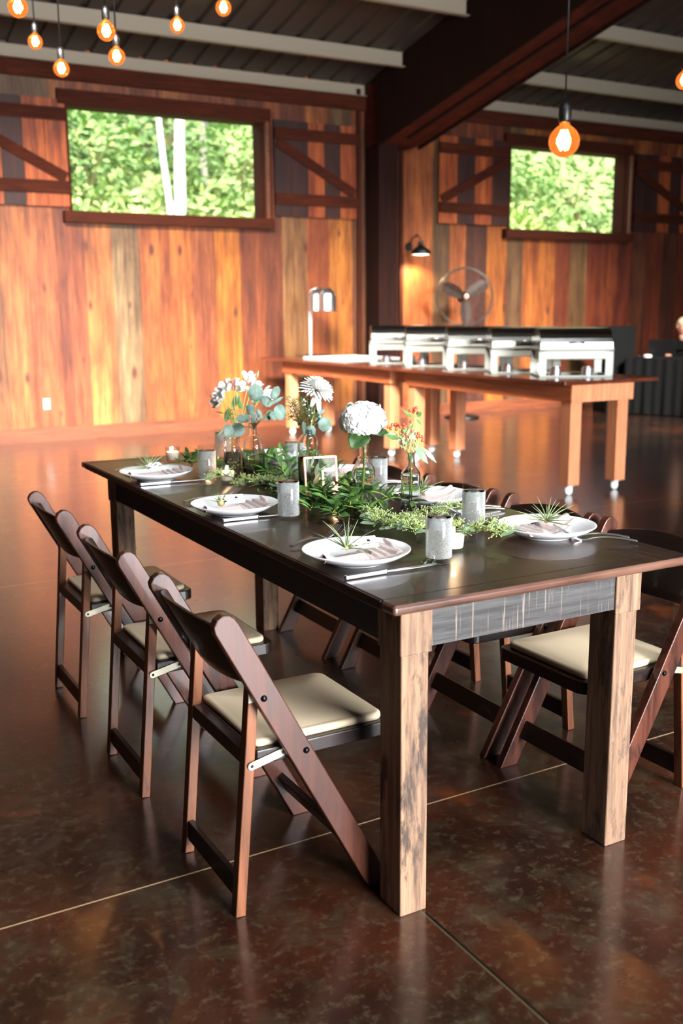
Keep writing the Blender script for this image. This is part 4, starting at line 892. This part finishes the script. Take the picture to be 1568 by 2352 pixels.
# framed table number
fp=T(.392,1.150,HT+.001); fe=empty('table_number_frame',fp,0,'rose gold metal frame with pressed leaves and a white number 1','frame')
fe.rotation_euler=Euler((math.radians(-6),0,TA-.12)); FWd,FH=.112,.128
m=MB(); t=.0055
m.box((0,-.003,0),(t,.003,FH)); m.box((FWd-t,-.003,0),(FWd,.003,FH)); m.box((t,-.003,FH-t),(FWd-t,.003,FH)); m.box((t,-.003,0),(FWd-t,.003,t)); m.build('metal_frame',M_rose,fe,bevel=.001)
MB().box((t,-.0012,t),(FWd-t,.0012,FH-t)).build('glass_pane',M_pane,fe)
text_obj('1',.072,M_white,fe,TR(.062,-.0022,.036)@RX(PI/2),name='number')
m=MB(); m.leaf((.022,-.004,.098),(.35,0,1),(0,-1,0),.040,.011,'lance',0,.05); m.build('pressed_leaf',M_lfdark,fe)
m=MB(); m.leaf((.026,-.004,.028),(.45,0,1),(0,-1,0),.060,.018,'lance',0,.05).leaf((.035,-.004,.068),(.3,0,1),(0,-1,0),.045,.014,'lance',0,.05); m.build('pressed_leaf',M_hydleaf,fe)
# pale dish with white stones
de=empty('wooden_dish',T(.415,1.44,HT+.001),0,'pale pointed dish holding white pebbles, behind the middle glass','dish'); de.rotation_euler=(0,0,TA-.9)
out=[(-.085,0),(-.05,.022),(0,.032),(.05,.022),(.085,0),(.05,-.022),(0,-.032),(-.05,-.022)]; vs=[(a*.7,b*.7,0) for a,b in out]+[(a,b,.016) for a,b in out]+[(a*.93,b*.9,.016) for a,b in out]+[(a*.6,b*.6,.005) for a,b in out]
fs=[tuple(range(7,-1,-1)),tuple(range(24,32))]
for k in range(3): fs+=[(k*8+i,k*8+(i+1)%8,(k+1)*8+(i+1)%8,(k+1)*8+i) for i in range(8)]
MB().add(vs,fs).build('dish_body',pm('pale_wood',(226,206,184),.5),de,bevel=.001)
for (a,b,c,pl) in [(-.03,.004,.013,'nearest the left tip of'),(-.008,-.008,.015,'at the front middle of'),(.016,.004,.014,'right of centre in'),(.036,-.003,.012,'nearest the right tip of'),(.0,.010,.014,'at the back of')]:
    q=T(.415,1.44,HT+.0)+RZ(TA-.9)@V((a,b,.009+c*.55)); o=MB().ball((0,0,0),c*.8,12,8,(1.15,.9,.7)).build('white_pebble',M_cream,smooth=True,loc=q); tag(o,'smooth white pebble '+pl+' the pale pointed dish','pebble','white pebbles in the pale dish')
# ================================================================== BUFFET
def buffet(y0,y1,x0,x1,legs,label):
    e=empty('buffet_table',(5.3,(y0+y1)/2,0),0,label,'table'); ox,oy=5.3,(y0+y1)/2; zt=.84
    MB().box((x0-ox,y0-oy,zt-.028),(x1-ox,y1-oy,zt)).build('tabletop',M_bufftop,e,bevel=.004)
    ly0,ly1=legs; lw=.105; xa,xb=5.0,5.60
    MB().box((xa-ox,ly0-oy-.005,zt-.155),(xb-ox,ly0-oy+.02,zt-.028)).build('apron',M_buff,e); MB().box((xa-ox,ly1-oy-.02,zt-.155),(xb-ox,ly1-oy+.005,zt-.028)).build('apron',M_buff,e)
    MB().box((xa-ox-.004,ly0-oy,zt-.155),(xa-ox+.02,ly1-oy,zt-.028)).build('apron',M_buffx,e); MB().box((xb-ox-.02,ly0-oy,zt-.155),(xb-ox,ly1-oy,zt-.028)).build('apron',M_buffx,e)
    for yy in (ly0+.022,ly1-.022-lw):
        for xx in (xa+.02,xb-lw-.02):
            l=MB().box((xx-ox,yy-oy,.075),(xx-ox+lw,yy-oy+lw,zt-.03)).build('leg',M_buff,e,bevel=.004)
            c=MB(); cx,cy=xx-ox+lw/2,yy-oy+lw/2
            c.lathe([(0,-.012),(.028,-.012),(.034,-.006),(.034,.006),(.028,.012),(0,.012)],18,TR(cx,cy,.0345)@RX(PI/2)); c.box((cx-.02,cy-.018,.035),(cx-.014,cy+.018,.075)); c.box((cx+.014,cy-.018,.035),(cx+.02,cy+.018,.075)); c.box((cx-.03,cy-.03,.069),(cx+.03,cy+.03,.076)); c.build('caster',M_white,l,smooth=False)
    return e
buffet(5.44,7.755,4.90,5.82,(5.48,7.64),'nearer wooden buffet table on casters carrying most chafing dishes'); buffet(7.76,10.45,4.90,5.82,(7.90,10.10),'farther wooden buffet table on casters carrying the heat lamp')
def chafer(label):
    e=empty('chafing_dish',(0,0,0),0,label,'chafing dish','roll-top chafing dishes on the buffet'); L=.275; W_=.19
    m=MB()
    for sx in (-1,1):
        for sy in (-1,1): m.box((sx*.17-.004,sy*.25-.03,.012),(sx*.17+.004,sy*.25+.03,.19))
        m.box((sx*.17-.015,-.275,.0),(sx*.17+.015,.275,.012))
    for sy in (-1,1): m.box((-.17,sy*.265-.012,.0),(.17,sy*.265+.012,.012))
    m.build('stand',M_satin,e,bevel=.002)
    m=MB(); m.box((-.17,-.25,.13),(.17,.25,.20)); m.box((-.195,-.28,.195),(.195,.28,.212)); m.build('water_pan',M_satin,e,bevel=.006)
    vs=[];n=14
    for yy in (-.272,.272):
        for k in range(n+1): a=PI*k/n; vs.append((-.185*math.cos(a),yy,.213+.150*math.sin(a)**.85))
    m=MB().add(vs,[(k,k+1,n+2+k,n+1+k) for k in range(n)]+[tuple(range(n,-1,-1)),tuple(range(n+1,2*n+2))]); m.build('roll_top_lid',M_chrome,e,smooth=False,bevel=.003)
    MB().tube([(-.185,-.05,.245),(-.215,-.05,.255),(-.215,.05,.255),(-.185,.05,.245)],.006,8).build('handle',M_silver,e,smooth=True)
    for sy in (-1,1):
        f=MB().lathe([(0,0),(.043,0),(.043,.055),(.030,.06),(.030,.07),(0,.07)],20,cx=-.02,cy=sy*.12).build('fuel_can',M_silver,e,smooth=False)
    return e
CY=[5.94,6.52,7.12,7.76,8.37]; CLB=['nearest roll-top chafing dish at the right end of the row','second chafing dish from the right end','middle chafing dish of the row of five','fourth chafing dish, reflecting orange light','farthest chafing dish at the left end of the row']
ch0=chafer(CLB[0]); ch0.location=(5.40,CY[0],.841); ch0.rotation_euler=(0,0,math.radians(60.4))
for y,l in zip(CY[1:],CLB[1:]): dup(ch0,(5.40,y,.841),math.radians(60.4),l)
e=empty('heat_lamp',(5.5,10.12,.841),0,'chrome twin-shade heat lamp standing on a white board','lamp')
MB().tube([(0,.26,.012),(0,.26,.66),(0,.22,.72),(0,.10,.74)],.019,12).build('pole',M_white,e,smooth=True)  # white colour stands in for the bright reflection on a chrome pole
MB().box((-.16,.15,.0),(.16,.32,.012)).build('base',M_chrome,e)
MB().box((-.012,-.20,.725),(.012,.14,.752)).build('arm',M_chrome,e)
for y in (.10,-.14): MB().lathe([(.028,.74),(.055,.73),(.088,.69),(.098,.66),(.100,.51),(.102,.50),(.097,.50),(.095,.66),(.06,.715)],28,cy=y).build('lamp_shade',M_silver,e,smooth=True)
o=MB().box((-.33,-.62,0),(.33,.22,.022)).build('carving_board',M_white,loc=(5.42,9.95,.841)); o.rotation_euler=(0,0,.06); o.location.y=9.55; tag(o,'white carving board lying at the far end of the buffet','board')
# wall lamp
e=empty('wall_lamp',(7.17,WY-.01,2.12),0,'black gooseneck barn lamp glowing on the wall beside the post','lamp')
MB().lathe([(0,0),(.05,0),(.05,.02),(0,.02)],20,RX(PI/2)).build('wall_plate',M_black,e); MB().tube([(0,-.01,0),(0,-.10,.10),(0,-.20,.13),(0,-.27,.08),(0,-.28,.0)],.010,10).build('gooseneck_arm',M_black,e,smooth=True)
MB().lathe([(.03,.05),(.035,.0),(.06,-.02),(.11,-.06),(.13,-.11),(.127,-.11),(.105,-.065),(.055,-.03),(0,-.03)],28,TR(0,-.28,0)).build('lamp_shade',M_black,e,smooth=True)
MB().lathe([(0,-.045),(.06,-.05),(.108,-.085),(.118,-.105),(0,-.118)],24,TR(0,-.28,0)).build('diffuser',pm('lamp_diffuser',(255,240,215),.5,emit=(255,236,200),es=9),e,smooth=True)
l=bpy.data.lights.new('wall_lamp_light','SPOT'); l.energy=130; l.color=(1,.76,.48); l.spot_size=2.7; l.spot_blend=.4; l.shadow_soft_size=.06; lo=bpy.data.objects.new('wall_lamp_light',l); COL.objects.link(lo); lo.parent=e; lo.location=(0,-.26,-.13)
# outlet
o=MB().box((-.035,-.008,-.057),(.035,0,.057)).build('power_outlet',pm('grey_outlet',(178,182,176),.5),loc=(2.60,WY-.008,.395),bevel=.003); tag(o,'grey outlet plate low on the plank wall at left','outlet')
for z in (-.022,.022): MB().box((-.016,-.0105,z-.013),(.016,-.008,z+.013)).build('socket',M_white,o)
# fan
fe=empty('pedestal_fan',(7.68,10.42,0),0,'round caged pedestal fan standing against the wall behind the buffet','fan'); fe.rotation_euler=(0,0,-.45)
MB().lathe([(0,0),(.22,0),(.225,.012),(.20,.03),(.04,.045),(0,.045)],32).build('base',M_black,fe,smooth=True); MB().tube([(0,0,.03),(0,0,1.44)],[.024,.018],12).build('pole',M_black,fe,smooth=True)
MB().lathe([(0,-.02),(.07,-.02),(.075,.05),(.05,.13),(0,.14)],20,TR(0,.02,1.50)@RX(-PI/2)).build('motor',M_black,fe,smooth=True)
m=MB(); M_fan=pm('fan_wire',(60,56,50),.4,metal=.6)
for r_,y,w_ in ((.35,-.08,.011),(.335,-.13,.003),(.25,-.15,.002),(.15,-.16,.002),(.07,-.165,.003),(.34,-.02,.003),(.2,.02,.002)): m.tube([(r_*math.cos(t),y,1.50+r_*math.sin(t)) for t in [2*PI*k/40 for k in range(41)]],w_,5,cap=False)
for k in range(20): t=2*PI*k/20; m.tube([(.06*math.cos(t),-.165,1.5+.06*math.sin(t)),(.2*math.cos(t),-.157,1.5+.2*math.sin(t)),(.35*math.cos(t),-.08,1.5+.35*math.sin(t)),(.2*math.cos(t),.02,1.5+.2*math.sin(t))],.0011,4)
m.build('cage',M_fan,fe,smooth=True)
for k in range(3):
    t=PI*.5+2*PI*k/3+PI/3+.04; d=V((math.cos(t),0,math.sin(t))); MB().leaf(V((0,-.09,1.5))+d*.03,d,V((-.35*d.z,-1,.35*d.x)),.29,.16,'strap',.0,.06).build('blade',pm('fan_blade',(48,30,22),.5) if 'fan_blade' not in MATS else MATS['fan_blade'],fe,solid=.004)
MB().ball((0,-.175,1.5),.035,14,8,(1,.4,1)).build('cage_badge',M_rose,fe,smooth=True)
# speaker, skirted table, laptop, person
o=empty('loudspeaker_cabinet',(9.80,9.95,0),0,'tall black speaker cabinet behind the end of the buffet','speaker'); o.rotation_euler=(0,0,-.25); MB().box((-.19,-.18,0),(.19,.18,1.12)).build('cabinet',M_blackcloth,o,bevel=.01); MB().box((-.16,-.186,.05),(.16,-.18,1.07)).build('grille',M_blackcloth,o)
so=V((9.66,9.62,0)); sa=-1.08; sk=empty('skirted_table',so,sa,'table with floor-length pleated black skirt at the right','table')
MB().box((0,0,.70),(1.85,.72,.725)).build('tabletop',M_blackcloth,sk,bevel=.004)
vs=[];n=220; per=[]
for k in range(n): 
    s=k/n*(1.85+.72)*2
    if s<1.85: q=(s,0,0,-1)
    elif s<2.57: q=(1.85,s-1.85,1,0)
    elif s<4.42: q=(1.85-(s-2.57),.72,0,1)
    else: q=(0,.72-(s-4.42),-1,0)
    am=.018*math.sin(k*1.15)+.008*math.sin(k*.61); per.append((q,am))
for z,kz in ((.712,.25),(.4,.8),(.015,1.2)):
    for (x,y,nx_,ny_),am in per: vs.append((x+nx_*(.006+am*kz),y+ny_*(.006+am*kz),z))
fs=[]
for r_ in range(2):
    for k in range(n): j=(k+1)%n; fs.append((r_*n+k,r_*n+j,(r_+1)*n+j,(r_+1)*n+k))
MB().add(vs,fs).build('pleated_skirt',M_blackcloth,sk,smooth=True)
kpos=lambda a,b,z: so+RZ(sa)@V((a,b,z))
o=MB().lathe([(0,0),(.04,0),(.075,.012),(.07,.014),(0,.006)],20).build('small_dish',M_chrome,smooth=True,loc=kpos(.12,.15,.7255)); tag(o,'small pale dish at the left end of the skirted table','dish')
o=MB().lathe([(0,0),(.05,0),(.05,.03),(.03,.035),(0,.035)],20).build('small_tin',M_white,smooth=False,loc=kpos(.22,.25,.7255)); tag(o,'low pale tin on the skirted table left of the laptop','tin')
lp=empty('laptop',kpos(.36,.42,.7255),0,'open black laptop on the skirted table, back turned to us','laptop'); lp.rotation_euler=(0,0,sa+.1)
MB().box((-.17,-.02,0),(.17,.21,.018)).build('keyboard_base',M_black,lp,bevel=.003); s=MB().box((-.17,-.004,0),(.17,.004,.21)).build('screen',M_black,lp,bevel=.002); s.location=(0,-.02,.016); s.rotation_euler=(.15,0,0)
# seated person
pc=atY(1569,752,9.55); pg=V((pc.x,pc.y,0))
person=empty('person',pg,0,'seated person with pale blond hair in black clothes at the right edge','person')
fdir=V((-.75,-.66,0)).normalized(); rgt=V((-fdir.y,fdir.x,0)) 
hz_=pc.z
def skinned(name,joints,edges,mat,parent,sub=2):
    me=bpy.data.meshes.new(name); me.from_pydata([j[0] for j in joints],edges,[]); me.materials.append(mat); o=bpy.data.objects.new(name,me); COL.objects.link(o); o.parent=parent
    md=o.modifiers.new('s','SKIN'); 
    for i,j in enumerate(joints): me.skin_vertices[0].data[i].radius=j[1] if isinstance(j[1],tuple) else (j[1],j[1])
    me.skin_vertices[0].data[0].use_root=True; md.use_smooth_shade=True
    s=o.modifiers.new('d','SUBSURF'); s.levels=sub; s.render_levels=sub; return o
def Pp(f,r,z): return fdir*f+rgt*r+V((0,0,z))
J=[(Pp(-.16,0,.47),(.17,.12)),(Pp(-.10,0,.66),(.15,.11)),(Pp(-.05,0,.84),(.17,.11)),(Pp(-.02,0,hz_-.20),(.11,.08)),(Pp(0,0,hz_-.12),(.05,.05))]
E_=[(0,1),(1,2),(2,3),(3,4)]
for s_ in (-1,1):
    b_=len(J); J+=[(Pp(-.03,s_*.17,hz_-.25),.058),(Pp(.06,s_*.22,.80),.045),(Pp(.26,s_*.16,.76),.035)]; E_+=[(3,b_),(b_,b_+1),(b_+1,b_+2)]
    b_=len(J); J+=[(Pp(-.08,s_*.09,.46),.085),(Pp(.30,s_*.11,.48),.062),(Pp(.30,s_*.11,.10),.045)]; E_+=[(0,b_),(b_,b_+1),(b_+1,b_+2)]
skinned('body',J,E_,M_blackcloth,person)
M_skin=pm('skin',(222,160,134),.5,sss=.1)
hd=MB(); hc=Pp(.02,0,hz_); 
hm=MB().ball((0,0,0),.1,20,14,(.78,.95,1.12)); vs=[]
fM=Matrix((( rgt.x,fdir.x,0,0),(rgt.y,fdir.y,0,0),(0,0,1,0),(0,0,0,1)))
for v_ in hm.v:
    v=V(v_)
    if v.z<-.03: v.x*=1-.9*(-.03-v.z)*2.4; v.y=v.y*.95+.006
    vs.append(fM@v+hc)
hm.v=vs; hm.tube([hc-V((0,0,.08)),hc-V((0,0,.17))],.05,12)
head=hm.build('head',M_skin,person,smooth=True)
MB().tube([hc+fdir*.088+V((0,0,.012)),hc+fdir*.112-V((0,0,.022)),hc+fdir*.09-V((0,0,.03))],[.008,.013,.010],8).build('nose',M_skin,head,smooth=True)
for s_ in (-1,1): MB().ball(hc+fdir*.083+rgt*s_*.03+V((0,0,.012)),.012,10,6).build('eye',M_ink,head,smooth=True); MB().ball(hc+rgt*s_*.079,.022,10,6,(.4,.6,1)).build('ear',M_skin,head,smooth=True)
MB().tube([hc+fdir*.086+rgt*-.022-V((0,0,.052)),hc+fdir*.092-V((0,0,.054)),hc+fdir*.086+rgt*.022-V((0,0,.052))],.005,6).build('mouth',M_pink,head,smooth=True)
hr=MB().ball((0,-.014,.026),.106,22,14,(.86,.98,1.06)); hr.f=[f for f in hr.f if not all(hr.v[i][1]>.035 and hr.v[i][2]<.065 for i in f) and min(hr.v[i][2] for i in f)>-.075]; hr.c=[None]*len(hr.f); hr.v=[fM@V(v_)+hc for v_ in hr.v]
hr.build('hair',pm('pale_blond_hair',(226,204,168),.6),person,smooth=True,solid=.006)
for s_ in (-1,1):
    w_=Pp(.26,s_*.16,.755); pal=[(w_,(.026,.018)),(w_+fdir*.05,(.036,.016)),(w_+fdir*.09,(.034,.013))]; ed=[(0,1),(1,2)]
    for k in range(4):
        b_=len(pal); o_=rgt*(.027-.018*k); Lg=(.06,.075,.07,.055)[k]
        pal+=[(w_+fdir*.10+o_,(.010,.009)),(w_+fdir*(.10+Lg*.5)+o_-V((0,0,.004)),(.009,.008)),(w_+fdir*(.10+Lg)+o_-V((0,0,.014)),(.007,.007))]; ed+=[(2,b_),(b_,b_+1),(b_+1,b_+2)]
    b_=len(pal); pal+=[(w_+fdir*.05-rgt*s_*.045,(.011,.010)),(w_+fdir*.085-rgt*s_*.06,(.009,.009))]; ed+=[(1,b_),(b_,b_+1)]
    skinned('hand',pal,ed,M_skin,person,1)
st=empty('stool',pg+fdir*-.14,0,'black seat under the person behind the skirted table','stool'); MB().lathe([(0,.33),(.2,.33),(.21,.35),(.2,.375),(0,.375)],24).build('seat',M_black,st,smooth=False)
for k in range(4): a=PI/4+k*PI/2; MB().tube([(.15*math.cos(a),.15*math.sin(a),.335),(.19*math.cos(a),.19*math.sin(a),.0)],.012,8).build('leg',M_black,st)
